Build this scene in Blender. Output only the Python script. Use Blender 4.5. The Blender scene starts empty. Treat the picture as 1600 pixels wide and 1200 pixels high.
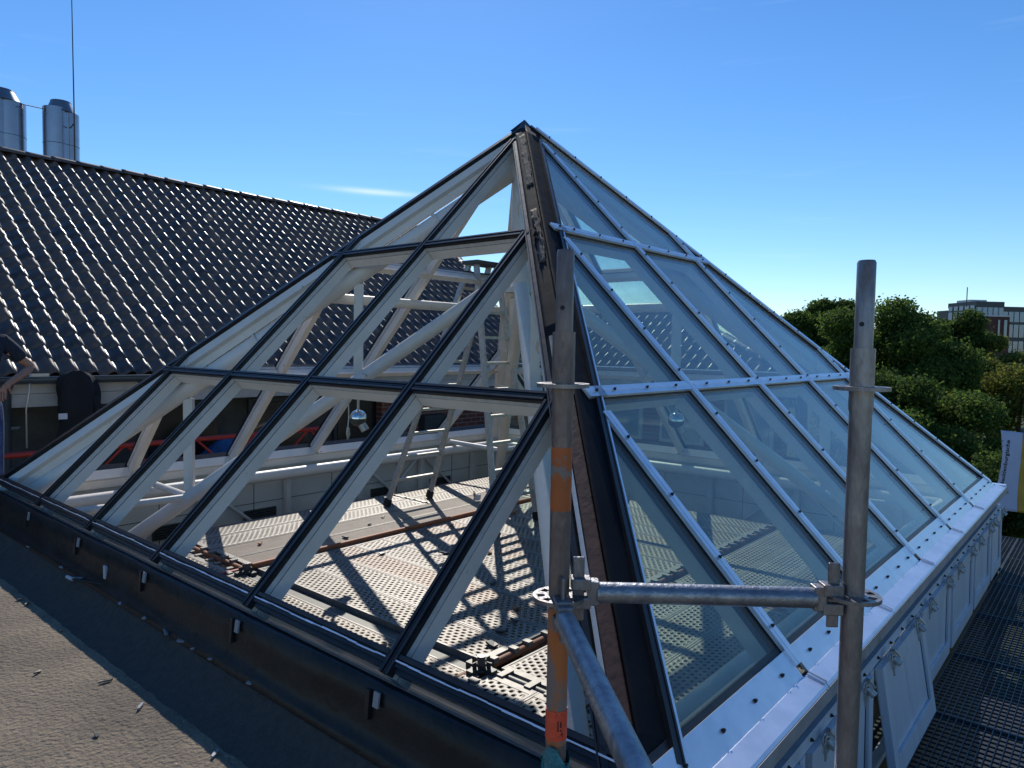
import bpy, bmesh, math, random
from mathutils import Vector, Matrix, Quaternion
R = math.radians
random.seed(7)
sc = bpy.context.scene
col = sc.collection

# ------------------------------------------------------------------ camera
CAM = Vector((-1.6595, -0.9122, 1.2162)); YAW, PIT, ROL, FPX = 0.70843, -0.05129, 0.01666, 1109.32
_f = Vector((math.cos(PIT)*math.cos(YAW), math.cos(PIT)*math.sin(YAW), math.sin(PIT)))
_r = Vector((math.sin(YAW), -math.cos(YAW), 0)); _u = _r.cross(_f)
CR = _r*math.cos(ROL) + _u*math.sin(ROL); CU = _u*math.cos(ROL) - _r*math.sin(ROL)
cam = bpy.data.cameras.new('camera'); co = bpy.data.objects.new('camera', cam); col.objects.link(co)
co.matrix_world = Matrix(((CR.x, CU.x, -_f.x, CAM.x), (CR.y, CU.y, -_f.y, CAM.y), (CR.z, CU.z, -_f.z, CAM.z), (0, 0, 0, 1)))
cam.sensor_width = 36; cam.lens = 36*FPX/1600; cam.clip_end = 2000; cam.clip_start = 0.05
sc.camera = co
def ray(u, v): return _f + CR*((u-800)/FPX) + CU*((600-v)/FPX)
def at(u, v, t): return CAM + ray(u, v)*t          # a point seen in the photo at a known depth

# ------------------------------------------------------------------ sky and sun
SUN = Vector((.85, .92, 1.0)).normalized()
EL = math.asin(SUN.z); AZ = math.atan2(SUN.x, SUN.y)
w = bpy.data.worlds.new("World"); sc.world = w; w.use_nodes = True
nt = w.node_tree; nt.nodes.clear()
out = nt.nodes.new('ShaderNodeOutputWorld'); bg = nt.nodes.new('ShaderNodeBackground')
sky = nt.nodes.new('ShaderNodeTexSky'); sky.sky_type = 'NISHITA'; sky.sun_disc = False
sky.sun_elevation = EL; sky.sun_rotation = AZ; sky.altitude = 50; sky.air_density = 1.0; sky.dust_density = 0.05; sky.ozone_density = 3.0
tc = nt.nodes.new('ShaderNodeTexCoord'); mp = nt.nodes.new('ShaderNodeMapping'); mp.inputs['Scale'].default_value = (1.2, 1.2, 16)
mp.inputs['Rotation'].default_value = (R(4), R(-3), 0)
nz = nt.nodes.new('ShaderNodeTexNoise'); nz.inputs['Scale'].default_value = 3.2; nz.inputs['Detail'].default_value = 7; nz.inputs['Distortion'].default_value = .4
rp = nt.nodes.new('ShaderNodeValToRGB'); rp.color_ramp.elements[0].position = .62; rp.color_ramp.elements[1].position = .85
rp.color_ramp.elements[1].color = (.08, .08, .08, 1)
mx = nt.nodes.new('ShaderNodeMixRGB'); mx.inputs[2].default_value = (9, 9.5, 10, 1)
hs = nt.nodes.new('ShaderNodeHueSaturation'); hs.inputs['Saturation'].default_value = 1.22
L = nt.links.new
cd = ray(585, 300).normalized(); e1 = (CR*.999+CU*-.03).normalized(); e2 = (CU+CR*.03).normalized()
def wv(op, a, b=None):
    k = nt.nodes.new('ShaderNodeMath'); k.operation = op
    for i, v in enumerate((a, b)):
        if v is None: continue
        if isinstance(v, (int, float)): k.inputs[i].default_value = v
        else: nt.links.new(v, k.inputs[i])
    return k.outputs[0]
def dotn(v):
    k = nt.nodes.new('ShaderNodeVectorMath'); k.operation = 'DOT_PRODUCT'; nt.links.new(tc.outputs['Generated'], k.inputs[0]); k.inputs[1].default_value = v; return k.outputs['Value']
ca_ = wv('DIVIDE', wv('SUBTRACT', dotn(e1), e1.dot(cd)), .052); cb_ = wv('DIVIDE', wv('SUBTRACT', dotn(e2), e2.dot(cd)), .0035)
cm_ = wv('POWER', 2.718, wv('MULTIPLY', wv('ADD', wv('MULTIPLY', ca_, ca_), wv('MULTIPLY', cb_, cb_)), -1.0))
cm_ = wv('MULTIPLY', wv('MULTIPLY', cm_, wv('GREATER_THAN', dotn(cd), .5)), .42)
L(tc.outputs['Generated'], mp.inputs[0]); L(mp.outputs[0], nz.inputs[0]); L(nz.outputs[0], rp.inputs[0]); L(wv('ADD', rp.outputs[0], cm_), mx.inputs[0])
tn = nt.nodes.new('ShaderNodeMixRGB'); tn.blend_type = 'MULTIPLY'; tn.inputs[0].default_value = 1; tn.inputs[2].default_value = (.84, .94, 1.06, 1)
L(sky.outputs[0], hs.inputs['Color']); L(hs.outputs[0], tn.inputs[1]); L(tn.outputs[0], mx.inputs[1]); L(mx.outputs[0], bg.inputs[0]); L(bg.outputs[0], out.inputs[0])
bg.inputs[1].default_value = 0.106
sl = bpy.data.lights.new('sun', 'SUN'); sl.energy = 3.0; sl.angle = R(.5); sl.color = (1, .95, .86)
so = bpy.data.objects.new('sun', sl); col.objects.link(so); so.rotation_euler = SUN.to_track_quat('Z', 'Y').to_euler()
sc.view_settings.view_transform = 'Standard'; sc.view_settings.look = 'None'; sc.view_settings.exposure = 0.32; sc.view_settings.gamma = 1
sc.cycles.max_bounces = 8; sc.cycles.transparent_max_bounces = 24

# ------------------------------------------------------------------ materials
def mat(name, c, rough=.6, metal=0, c2=None, scale=8, detail=5, spots=None, bump=0, bscale=60, spec=.5, rvar=0, stretch=None, coat=0, lo=.35, hi=.65):
    m = bpy.data.materials.new(name); m.use_nodes = True; n = m.node_tree; p = n.nodes['Principled BSDF']
    p.inputs['Base Color'].default_value = (*c, 1); p.inputs['Roughness'].default_value = rough; p.inputs['Metallic'].default_value = metal
    p.inputs['Specular IOR Level'].default_value = spec
    if coat: p.inputs['Coat Weight'].default_value = coat
    t = n.nodes.new('ShaderNodeTexCoord'); mpn = n.nodes.new('ShaderNodeMapping'); n.links.new(t.outputs['Object'], mpn.inputs[0])
    if stretch: mpn.inputs['Scale'].default_value = stretch
    cur = None
    if c2:
        z = n.nodes.new('ShaderNodeTexNoise'); z.inputs['Scale'].default_value = scale; z.inputs['Detail'].default_value = detail; z.inputs['Roughness'].default_value = .65
        n.links.new(mpn.outputs[0], z.inputs[0])
        r = n.nodes.new('ShaderNodeValToRGB'); r.color_ramp.elements[0].position = lo; r.color_ramp.elements[1].position = hi
        r.color_ramp.elements[0].color = (*c, 1); r.color_ramp.elements[1].color = (*c2, 1)
        n.links.new(z.outputs[0], r.inputs[0]); cur = r.outputs[0]
        if rvar:
            mr = n.nodes.new('ShaderNodeMapRange'); mr.inputs[3].default_value = rough-rvar; mr.inputs[4].default_value = rough+rvar
            n.links.new(z.outputs[0], mr.inputs[0]); n.links.new(mr.outputs[0], p.inputs['Roughness'])
    if spots:
        sc_, sz, sccol = spots
        z = n.nodes.new('ShaderNodeTexNoise'); z.inputs['Scale'].default_value = sc_; z.inputs['Detail'].default_value = 8; z.inputs['Roughness'].default_value = .7
        n.links.new(mpn.outputs[0], z.inputs[0])
        r = n.nodes.new('ShaderNodeValToRGB'); r.color_ramp.elements[0].position = sz; r.color_ramp.elements[1].position = sz+.06
        n.links.new(z.outputs[0], r.inputs[0])
        x = n.nodes.new('ShaderNodeMixRGB'); n.links.new(r.outputs[0], x.inputs[0])
        if cur: n.links.new(cur, x.inputs[1])
        else: x.inputs[1].default_value = (*c, 1)
        x.inputs[2].default_value = (*sccol, 1); cur = x.outputs[0]
    if cur: n.links.new(cur, p.inputs['Base Color'])
    if bump:
        z = n.nodes.new('ShaderNodeTexNoise'); z.inputs['Scale'].default_value = bscale; z.inputs['Detail'].default_value = 6
        n.links.new(mpn.outputs[0], z.inputs[0])
        b = n.nodes.new('ShaderNodeBump'); b.inputs['Strength'].default_value = bump; b.inputs['Distance'].default_value = .01
        n.links.new(z.outputs[0], b.inputs['Height']); n.links.new(b.outputs[0], p.inputs['Normal'])
    return m
M = {}
M['white'] = mat('white_paint', (.77, .72, .66), .4, c2=(.66, .62, .56), scale=2.5, spots=(11, .64, (.40, .36, .30)), bump=.08, bscale=25)
M['strip'] = mat('grey_strip', (.62, .62, .60), .45, c2=(.5, .5, .49), scale=20)
M['rubber'] = mat('black_rubber', (.010, .012, .015), .38, c2=(.018, .020, .024), scale=14, spots=(30, .72, (.07, .07, .07)), rvar=.08, bump=.08, bscale=14, spec=.4)
M['membrane'] = mat('black_membrane', (.009, .010, .011), .36, spec=.22, c2=(.022, .022, .023), scale=4, bump=.9, bscale=7, rvar=.12, spots=(9, .68, (.06, .055, .05)))
M['hipskin'] = mat('matt_black_membrane', (.010, .011, .014), .75, c2=(.017, .018, .021), scale=3, spec=.10, spots=(5, .66, (.07, .055, .045)), bump=.15, bscale=8)
M['cap'] = mat('cap_aluminium', (.80, .82, .88), .32, metal=.6, c2=(.68, .71, .77), scale=9, spots=(22, .70, (.36, .37, .38)))
M['sheet'] = mat('sheet_aluminium', (.68, .72, .80), .36, metal=.7, c2=(.56, .61, .70), scale=6, spots=(11, .66, (.33, .34, .34)), bump=.1, bscale=12)
M['lip'] = mat('dirty_shaded_drip_edge', (.36, .355, .36), .6, metal=.2, c2=(.27, .26, .26), scale=7, spots=(12, .60, (.17, .16, .15)))  # dirty lip; base greyed to put its sideways-facing shade into the colour
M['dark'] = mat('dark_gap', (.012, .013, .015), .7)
M['screw'] = mat('screw', (.03, .032, .035), .4, metal=.6)
M['timber'] = mat('bare_timber', (.13, .055, .035), .75, c2=(.075, .032, .022), scale=14, spots=(26, .66, (.22, .12, .08)), stretch=(1, 1, .25), bump=.2, bscale=30)
M['foil'] = mat('torn_foil', (.16, .125, .10), .8, c2=(.05, .042, .038), scale=14, spots=(22, .68, (.26, .22, .18)), bump=.3, bscale=20, spec=.2)
M['galv'] = mat('galvanised_steel', (.27, .26, .27), .42, metal=.7, c2=(.17, .155, .16), scale=26, stretch=(1, 1, .3), spots=(16, .60, (.19, .14, .12)), rvar=.12, bump=.25, bscale=120)
M['galvblue'] = mat('galvanised_tube', (.33, .34, .36), .4, metal=.75, c2=(.20, .21, .24), scale=22, spots=(34, .66, (.55, .54, .5)), rvar=.12, bump=.25, bscale=90)
M['orange'] = mat('worn_orange_paint', (.46, .10, .018), .5, c2=(.34, .09, .02), scale=14, spots=(20, .54, (.20, .16, .14)))
M['orangeworn'] = mat('mostly_worn_orange_paint', (.42, .12, .03), .5, c2=(.20, .15, .13), scale=9, lo=.42, hi=.5, stretch=(1, 1, .4), spots=(30, .58, (.16, .13, .12)))
M['galvrust'] = mat('rusty_galvanised_steel', (.22, .17, .155), .45, metal=.5, c2=(.13, .10, .095), scale=26, stretch=(1, 1, .3), spots=(14, .60, (.26, .22, .20)), rvar=.12, bump=.3, bscale=120)
M['rust'] = mat('rusty_steel', (.38, .13, .05), .6, c2=(.22, .09, .05), scale=12, spots=(20, .6, (.2, .17, .15)))
M['darksteel'] = mat('dark_steel', (.13, .13, .12), .5, metal=.5, c2=(.08, .08, .075), scale=15)
M['ladder'] = mat('ladder_aluminium', (.55, .53, .48), .4, metal=.4, c2=(.40, .38, .34), scale=25)
M['plank'] = mat('ribbed_plank', (.44, .36, .28), .6, c2=(.34, .27, .20), scale=5, spots=(6, .6, (.38, .22, .13)))
M['orangebar'] = mat('orange_primer', (.50, .14, .04), .6, c2=(.36, .10, .035), scale=6)
M['plategrey'] = mat('plate_steel', (.13, .13, .115), .55, metal=.3, c2=(.08, .08, .07), scale=9)
M['deckrail'] = mat('deck_rail_steel', (.30, .28, .25), .5, metal=.3, c2=(.22, .2, .18), scale=20)
M['wallin'] = mat('inner_wall_paint', (.74, .70, .61), .6, c2=(.66, .62, .54), scale=2)
M['panel'] = mat('panel_paint', (.58, .62, .68), .4, metal=.2, c2=(.50, .54, .60), scale=4, spots=(9, .60, (.40, .42, .43)), stretch=(2.5, 2.5, .22))
M['hardware'] = mat('catch_metal', (.5, .5, .48), .4, metal=.4, c2=(.3, .3, .29), scale=40)
M['bitumen'] = mat('bitumen_felt', (.27, .21, .145), .9, c2=(.14, .112, .082), scale=1.6, detail=12, spots=(45, .60, (.34, .29, .22)), bump=2.2, bscale=48)
M['cantfelt'] = mat('mineral_felt', (.060, .056, .050), .9, c2=(.040, .038, .034), scale=30, spots=(3, .6, (.075, .065, .04)), bump=.6, bscale=150)
M['concrete'] = mat('dark_concrete', (.10, .10, .095), .85, c2=(.05, .05, .05), scale=2, bump=.3, bscale=20)
M['tile'] = mat('clay_tile', (.100, .062, .043), .46, c2=(.055, .036, .027), scale=5, spots=(2.2, .60, (.17, .10, .065)), bump=.15, bscale=90, rvar=.04, spec=.7)
def per_island(m, lo=.55, hi=1.6):
    n = m.node_tree; p = n.nodes['Principled BSDF']; src = p.inputs['Base Color'].links[0].from_socket
    g_ = n.nodes.new('ShaderNodeNewGeometry'); mr = n.nodes.new('ShaderNodeMapRange'); mr.inputs[3].default_value = lo; mr.inputs[4].default_value = hi
    x = n.nodes.new('ShaderNodeMixRGB'); x.blend_type = 'MULTIPLY'; x.inputs[0].default_value = 1
    n.links.new(g_.outputs['Random Per Island'], mr.inputs[0]); n.links.new(src, x.inputs[1]); n.links.new(mr.outputs[0], x.inputs[2]); n.links.new(x.outputs[0], p.inputs['Base Color'])
    mr2 = n.nodes.new('ShaderNodeMapRange'); mr2.inputs[3].default_value = .36; mr2.inputs[4].default_value = .62
    n.links.new(g_.outputs['Random Per Island'], mr2.inputs[0]); n.links.new(mr2.outputs[0], p.inputs['Roughness'])
per_island(M['tile'])
M['zinc'] = mat('painted_zinc', (.10, .13, .15), .4, metal=.4, c2=(.075, .10, .12), scale=5)
M['fascia'] = mat('fascia_board', (.50, .48, .44), .6, c2=(.40, .38, .35), scale=4)
M['steel'] = mat('stainless', (.36, .33, .35), .22, metal=1, c2=(.30, .28, .30), scale=3, rvar=.06)
M['cowlgrey'] = mat('dull_stainless', (.26, .28, .31), .35, metal=.8, c2=(.2, .22, .25), scale=4)
M['wire'] = mat('bright_wire', (.55, .53, .5), .4, metal=.7)
M['darkwire'] = mat('dark_wire', (.03, .03, .03), .5)
M['chrome'] = mat('mirror_ball', (.8, .8, .8), .06, metal=1)
M['red'] = mat('red_paint', (.42, .03, .02), .5, c2=(.28, .02, .015), scale=8)
M['blue'] = mat('blue_sheet', (.02, .09, .26), .5, c2=(.01, .05, .15), scale=6, bump=.6, bscale=8)
M['sticker'] = mat('orange_sticker', (.75, .10, .04), .4, c2=(.6, .06, .03), scale=40)
M['teal'] = mat('teal_tape', (.02, .20, .24), .25, c2=(.01, .10, .14), scale=20, spots=(40, .62, (.3, .5, .52)), bump=1, bscale=40)
M['jacket'] = mat('black_cloth', (.008, .008, .011), .9, c2=(.014, .014, .018), scale=8, bump=.5, bscale=15)
M['shirt'] = mat('navy_cloth', (.012, .018, .032), .9, c2=(.02, .026, .042), scale=20, bump=.3, bscale=60)
M['jeans'] = mat('denim', (.02, .04, .12), .85, c2=(.06, .09, .2), scale=14, bump=.3, bscale=80)
M['skin'] = mat('skin', (.42, .22, .15), .5, c2=(.36, .17, .11), scale=12)
M['hair'] = mat('hair', (.04, .025, .015), .6)
M['paper'] = mat('paper', (.6, .62, .68), .6)
M['offcut'] = mat('wood_offcut', (.42, .24, .14), .8, c2=(.3, .15, .08), scale=30)
M['lightgrey'] = mat('light_scrap', (.42, .45, .5), .6)
M['offcutgrey'] = mat('dull_scrap', (.25, .26, .28), .6)
M['bark'] = mat('bark', (.06, .045, .03), .9)
M['ground'] = mat('grass_ground', (.035, .05, .02), .95, c2=(.05, .055, .03), scale=.3)
M['flag'] = mat('flag_cloth', (.42, .46, .62), .6, c2=(.38, .42, .58), scale=3)
M['flagyellow'] = mat('flag_yellow', (.45, .28, .03), .6, c2=(.35, .2, .02), scale=6)
M['ink'] = mat('ink', (.01, .01, .015), .6)
M['extglass'] = mat('building_glass', (.10, .18, .26), .08, c2=(.16, .26, .34), scale=.4, spec=1)
M['darkpane'] = mat('dark_pane', (.012, .014, .016), .25)
M['extdark'] = mat('building_dark', (.035, .045, .05), .5)
M['extlight'] = mat('building_light', (.5, .52, .52), .5)
M['grating'] = mat('grating_steel', (.12, .14, .15), .5, metal=.6, c2=(.07, .085, .095), scale=3)

def brick_mat(name, c1, c2, mortar, sc_=1):
    m = bpy.data.materials.new(name); m.use_nodes = True; n = m.node_tree; p = n.nodes['Principled BSDF']
    t = n.nodes.new('ShaderNodeTexCoord'); mpn = n.nodes.new('ShaderNodeMapping'); mpn.inputs['Rotation'].default_value = (R(90), 0, 0)
    b = n.nodes.new('ShaderNodeTexBrick'); b.inputs['Scale'].default_value = sc_; b.inputs['Brick Width'].default_value = .24; b.inputs['Row Height'].default_value = .075
    b.inputs['Mortar Size'].default_value = .010; b.inputs['Color1'].default_value = (*c1, 1); b.inputs['Color2'].default_value = (*c2, 1); b.inputs['Mortar'].default_value = (*mortar, 1)
    n.links.new(t.outputs['Object'], mpn.inputs[0]); n.links.new(mpn.outputs[0], b.inputs[0]); n.links.new(b.outputs[0], p.inputs['Base Color']); p.inputs['Roughness'].default_value = .85
    return m
M['brick'] = brick_mat('brick', (.20, .06, .04), (.12, .04, .03), (.2, .18, .16))
M['farbrick'] = brick_mat('far_brick', (.10, .032, .024), (.085, .028, .022), (.08, .045, .035))

def glass_mat(name, tint, dirt=.05):
    m = bpy.data.materials.new(name); m.use_nodes = True; n = m.node_tree; n.nodes.clear()
    o = n.nodes.new('ShaderNodeOutputMaterial'); tr = n.nodes.new('ShaderNodeBsdfTransparent'); tr.inputs[0].default_value = (*tint, 1)
    gl = n.nodes.new('ShaderNodeBsdfGlossy'); gl.inputs['Roughness'].default_value = .015
    bz = n.nodes.new('ShaderNodeTexNoise'); bz.inputs['Scale'].default_value = 1.1; bz.inputs['Detail'].default_value = 1; bt = n.nodes.new('ShaderNodeTexCoord'); n.links.new(bt.outputs['Object'], bz.inputs[0])
    bb = n.nodes.new('ShaderNodeBump'); bb.inputs['Strength'].default_value = .25; bb.inputs['Distance'].default_value = .02; n.links.new(bz.outputs[0], bb.inputs['Height']); n.links.new(bb.outputs[0], gl.inputs['Normal'])
    df = n.nodes.new('ShaderNodeBsdfDiffuse'); df.inputs[0].default_value = (.55, .54, .48, 1)
    lw = n.nodes.new('ShaderNodeLayerWeight'); lw.inputs[0].default_value = .5
    pw = n.nodes.new('ShaderNodeMath'); pw.operation = 'POWER'; pw.inputs[1].default_value = 4.5; n.links.new(lw.outputs['Facing'], pw.inputs[0])
    fr = n.nodes.new('ShaderNodeMath'); fr.operation = 'MULTIPLY_ADD'; fr.inputs[1].default_value = .9; fr.inputs[2].default_value = .032; n.links.new(pw.outputs[0], fr.inputs[0])
    z = n.nodes.new('ShaderNodeTexNoise'); z.inputs['Scale'].default_value = 2.2; z.inputs['Detail'].default_value = 8
    t = n.nodes.new('ShaderNodeTexCoord'); m3 = n.nodes.new('ShaderNodeMapping'); m3.inputs['Scale'].default_value = (5, 1, 1); n.links.new(t.outputs['Object'], m3.inputs[0]); n.links.new(m3.outputs[0], z.inputs[0])
    mr = n.nodes.new('ShaderNodeMapRange'); mr.inputs[1].default_value = .3; mr.inputs[2].default_value = .75; mr.inputs[3].default_value = dirt*.3; mr.inputs[4].default_value = dirt*2.4
    n.links.new(z.outputs[0], mr.inputs[0])
    a = n.nodes.new('ShaderNodeMixShader'); b = n.nodes.new('ShaderNodeMixShader')
    n.links.new(mr.outputs[0], a.inputs[0]); n.links.new(tr.outputs[0], a.inputs[1]); n.links.new(df.outputs[0], a.inputs[2])
    n.links.new(fr.outputs[0], b.inputs[0]); n.links.new(a.outputs[0], b.inputs[1]); n.links.new(gl.outputs[0], b.inputs[2]); n.links.new(b.outputs[0], o.inputs[0])
    return m
M['glass'] = glass_mat('tinted_glass', (.87, .94, .905), .05)

def holes_mat(name, base, base2, px=.052, py=.036, rx=.0138, ry=.0098, half=.125, group=.0, ribs=False):
    """perforated steel sheet: oblong holes cut by a mask, x along the deck, y across"""
    m = mat(name, base, .5, metal=.25, c2=base2, scale=2.5, spots=(5, .62, (.30, .20, .15)))
    n = m.node_tree; p = n.nodes['Principled BSDF']
    t = n.nodes.new('ShaderNodeTexCoord'); s = n.nodes.new('ShaderNodeSeparateXYZ'); n.links.new(t.outputs['Object'], s.inputs[0])
    def mth(op, a, b=None, c=None):
        k = n.nodes.new('ShaderNodeMath'); k.operation = op
        for i, v in enumerate((a, b, c)):
            if v is None: continue
            if isinstance(v, (int, float)): k.inputs[i].default_value = v
            else: n.links.new(v, k.inputs[i])
        return k.outputs[0]
    v = mth('DIVIDE', s.outputs[1], py); row = mth('FLOOR', v)
    u = mth('ADD', mth('DIVIDE', s.outputs[0], px), mth('MULTIPLY', mth('FLOORED_MODULO', row, 2.0), .5))
    fu = mth('SUBTRACT', mth('FRACT', u), .5); fv = mth('SUBTRACT', mth('FRACT', v), .5)
    d = mth('ADD', mth('POWER', mth('ABSOLUTE', mth('MULTIPLY', fu, px/rx)), 2.6), mth('POWER', mth('ABSOLUTE', mth('MULTIPLY', fv, py/ry)), 2.6))
    hole = mth('LESS_THAN', d, 1.0)
    inside = mth('LESS_THAN', mth('ABSOLUTE', s.outputs[1]), half)
    hole = mth('MULTIPLY', hole, inside)
    oi = n.nodes.new('ShaderNodeObjectInfo'); cx = n.nodes.new('ShaderNodeCombineXYZ'); k_ = mth('MULTIPLY', oi.outputs['Random'], 37.0)
    for i in range(3): n.links.new(k_, cx.inputs[i])
    mpn = [q for q in n.nodes if q.type == 'MAPPING'][0]; n.links.new(cx.outputs[0], mpn.inputs['Location'])
    src = p.inputs['Base Color'].links[0].from_socket; mu = n.nodes.new('ShaderNodeMixRGB'); mu.blend_type = 'MULTIPLY'; mu.inputs[0].default_value = 1
    rr_ = n.nodes.new('ShaderNodeValToRGB'); rr_.color_ramp.elements[0].color = (.72, .66, .60, 1); rr_.color_ramp.elements[1].color = (1.0, 1.0, 1.0, 1); n.links.new(oi.outputs['Random'], rr_.inputs[0])
    n.links.new(src, mu.inputs[1]); n.links.new(rr_.outputs[0], mu.inputs[2]); n.links.new(mu.outputs[0], p.inputs['Base Color'])
    rim = mth('SMOOTH_MIN', d, 3.0, .5)
    alpha = mth('SUBTRACT', 1.0, hole)
    n.links.new(alpha, p.inputs['Alpha'])
    b = n.nodes.new('ShaderNodeBump'); b.inputs['Strength'].default_value = .6; b.inputs['Distance'].default_value = .004
    n.links.new(mth('MULTIPLY', rim, -.3), b.inputs['Height']); n.links.new(b.outputs[0], p.inputs['Normal'])
    return m
M['deck'] = holes_mat('perforated_deck', (.32, .30, .27), (.235, .215, .19))
M['deckrusty'] = holes_mat('stained_perforated_deck', (.31, .25, .21), (.235, .18, .145))

def leaf_mat(name, c1, c2, c3):
    m = bpy.data.materials.new(name); m.use_nodes = True; n = m.node_tree; p = n.nodes['Principled BSDF']
    g = n.nodes.new('ShaderNodeNewGeometry'); r = n.nodes.new('ShaderNodeValToRGB')
    r.color_ramp.elements[0].color = (*c1, 1); r.color_ramp.elements[1].color = (*c3, 1); e = r.color_ramp.elements.new(.6); e.color = (*c2, 1)
    n.links.new(g.outputs['Random Per Island'], r.inputs[0]); n.links.new(r.outputs[0], p.inputs['Base Color'])
    p.inputs['Roughness'].default_value = .7; p.inputs['Specular IOR Level'].default_value = .2
    tl = n.nodes.new('ShaderNodeBsdfTranslucent'); n.links.new(r.outputs[0], tl.inputs[0]); ms = n.nodes.new('ShaderNodeMixShader'); ms.inputs[0].default_value = .6
    n.links.new(p.outputs[0], ms.inputs[1]); n.links.new(tl.outputs[0], ms.inputs[2]); n.links.new(ms.outputs[0], n.nodes['Material Output'].inputs[0])
    return m
M['leafA'] = leaf_mat('oak_leaf', (.04, .075, .018), (.075, .13, .028), (.15, .20, .04))
M['leafB'] = leaf_mat('maple_leaf', (.045, .085, .02), (.09, .155, .032), (.20, .25, .05))
M['leafC'] = leaf_mat('yellowing_leaf', (.06, .09, .022), (.14, .17, .035), (.30, .27, .05))

# ------------------------------------------------------------------ mesh helpers
class MB:
    def __init__(s): s.v = []; s.f = []; s.mi = []; s.m = 0; s.sm = []
    def add(s, vs, fs, smooth=False):
        b = len(s.v); s.v += [tuple(x) for x in vs]
        for f in fs: s.f.append([b+i for i in f]); s.mi.append(s.m); s.sm.append(smooth)
    def box(s, a, b):
        x0, x1 = sorted((a[0], b[0])); y0, y1 = sorted((a[1], b[1])); z0, z1 = sorted((a[2], b[2]))
        s.add([(x0, y0, z0), (x1, y0, z0), (x1, y1, z0), (x0, y1, z0), (x0, y0, z1), (x1, y0, z1), (x1, y1, z1), (x0, y1, z1)],
              [(0, 3, 2, 1), (4, 5, 6, 7), (0, 1, 5, 4), (1, 2, 6, 5), (2, 3, 7, 6), (3, 0, 4, 7)])
    def beam(s, p0, p1, wd, n, a, b, off=0):
        """bar from p0 to p1, width wd, spanning a..b along direction n; off shifts sideways"""
        p0, p1, n = Vector(p0), Vector(p1), Vector(n)
        d = (p1-p0).normalized(); n = (n - d*n.dot(d)).normalized(); l = d.cross(n)
        vs = []
        for p in (p0, p1):
            for (x, y) in ((-wd/2+off, a), (wd/2+off, a), (wd/2+off, b), (-wd/2+off, b)): vs.append(p + l*x + n*y)
        s.add(vs, [(0, 1, 2, 3), (7, 6, 5, 4), (0, 4, 5, 1), (1, 5, 6, 2), (2, 6, 7, 3), (3, 7, 4, 0)])
    def tube(s, pts, r, seg=12, cap=True, r2=None):
        pts = [Vector(p) for p in pts]; rings = []; N = len(pts)
        d0 = (pts[1]-pts[0]).normalized(); up = Vector((0, 0, 1)) if abs(d0.z) < .9 else Vector((1, 0, 0)); x = d0.cross(up).normalized()
        vs = []
        for i, p in enumerate(pts):
            d = (pts[min(i+1, N-1)] - pts[max(i-1, 0)]).normalized(); x = (x - d*x.dot(d)).normalized(); y = d.cross(x)
            rr = r if r2 is None else r + (r2-r)*i/(N-1)
            if isinstance(r, (list, tuple)): rr = r[i]
            for k in range(seg):
                a = 2*math.pi*k/seg; vs.append(p + x*math.cos(a)*rr + y*math.sin(a)*rr)
        fs = [[i*seg+k, i*seg+(k+1) % seg, (i+1)*seg+(k+1) % seg, (i+1)*seg+k] for i in range(N-1) for k in range(seg)]
        s.add(vs, fs, True)
        if cap: s.add(vs[:seg], [list(range(seg))[::-1]]); s.add(vs[-seg:], [list(range(seg))])
    def poly(s, pts, n, a, b):
        """flat polygon given thickness a..b along n"""
        n = Vector(n).normalized(); k = len(pts); A = [Vector(p)+n*a for p in pts]; B = [Vector(p)+n*b for p in pts]
        s.add(A+B, [list(range(k))[::-1], list(range(k, 2*k))] + [[i, (i+1) % k, k+(i+1) % k, k+i] for i in range(k)])
    def sphere(s, c, r, seg=16, rings=10, sc_=(1, 1, 1), a0=0, a1=math.pi):
        vs = []; fs = []
        for i in range(rings+1):
            t = a0+(a1-a0)*i/rings
            for k in range(seg):
                a = 2*math.pi*k/seg; vs.append((c[0]+r*sc_[0]*math.sin(t)*math.cos(a), c[1]+r*sc_[1]*math.sin(t)*math.sin(a), c[2]+r*sc_[2]*math.cos(t)))
        for i in range(rings):
            for k in range(seg): fs.append([i*seg+k, (i+1)*seg+k, (i+1)*seg+(k+1) % seg, i*seg+(k+1) % seg])
        s.add(vs, fs, True)
    def build(s, name, mats, parent=None, bevel=0):
        me = bpy.data.meshes.new(name); me.from_pydata(s.v, [], s.f)
        if not isinstance(mats, (list, tuple)): mats = [mats]
        for x in mats: me.materials.append(M[x] if isinstance(x, str) else x)
        me.polygons.foreach_set('material_index', s.mi); me.polygons.foreach_set('use_smooth', s.sm); me.update()
        o = bpy.data.objects.new(name, me); col.objects.link(o)
        if parent:
            o.parent = parent; o.matrix_parent_inverse = wmat(parent).inverted()
        if bevel:
            b = o.modifiers.new('bevel', 'BEVEL'); b.width = bevel; b.segments = 2; b.limit_method = 'ANGLE'
        return o
def wmat(o):
    return (wmat(o.parent) @ o.matrix_parent_inverse @ o.matrix_basis) if o.parent else o.matrix_basis.copy()
def abs_loc(o):
    l = Vector(o.location)
    while o.parent: o = o.parent; l += Vector(o.location)
    return l
def tag(o, label=None, cat=None, group=None, kind=None):
    if label: o['label'] = label
    if cat: o['category'] = cat
    if group: o['group'] = group
    if kind: o['kind'] = kind
    return o
def empty(name, loc, label, cat, group=None, rz=0):
    o = bpy.data.objects.new(name, None); col.objects.link(o); o.location = loc; o.rotation_euler.z = rz; o.empty_display_size = .1
    return tag(o, label, cat, group)
def copy_tree(o, parent=None):
    c = o.copy(); col.objects.link(c)
    if parent: c.parent = parent
    for ch in list(o.children): copy_tree(ch, c)
    return c
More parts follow.
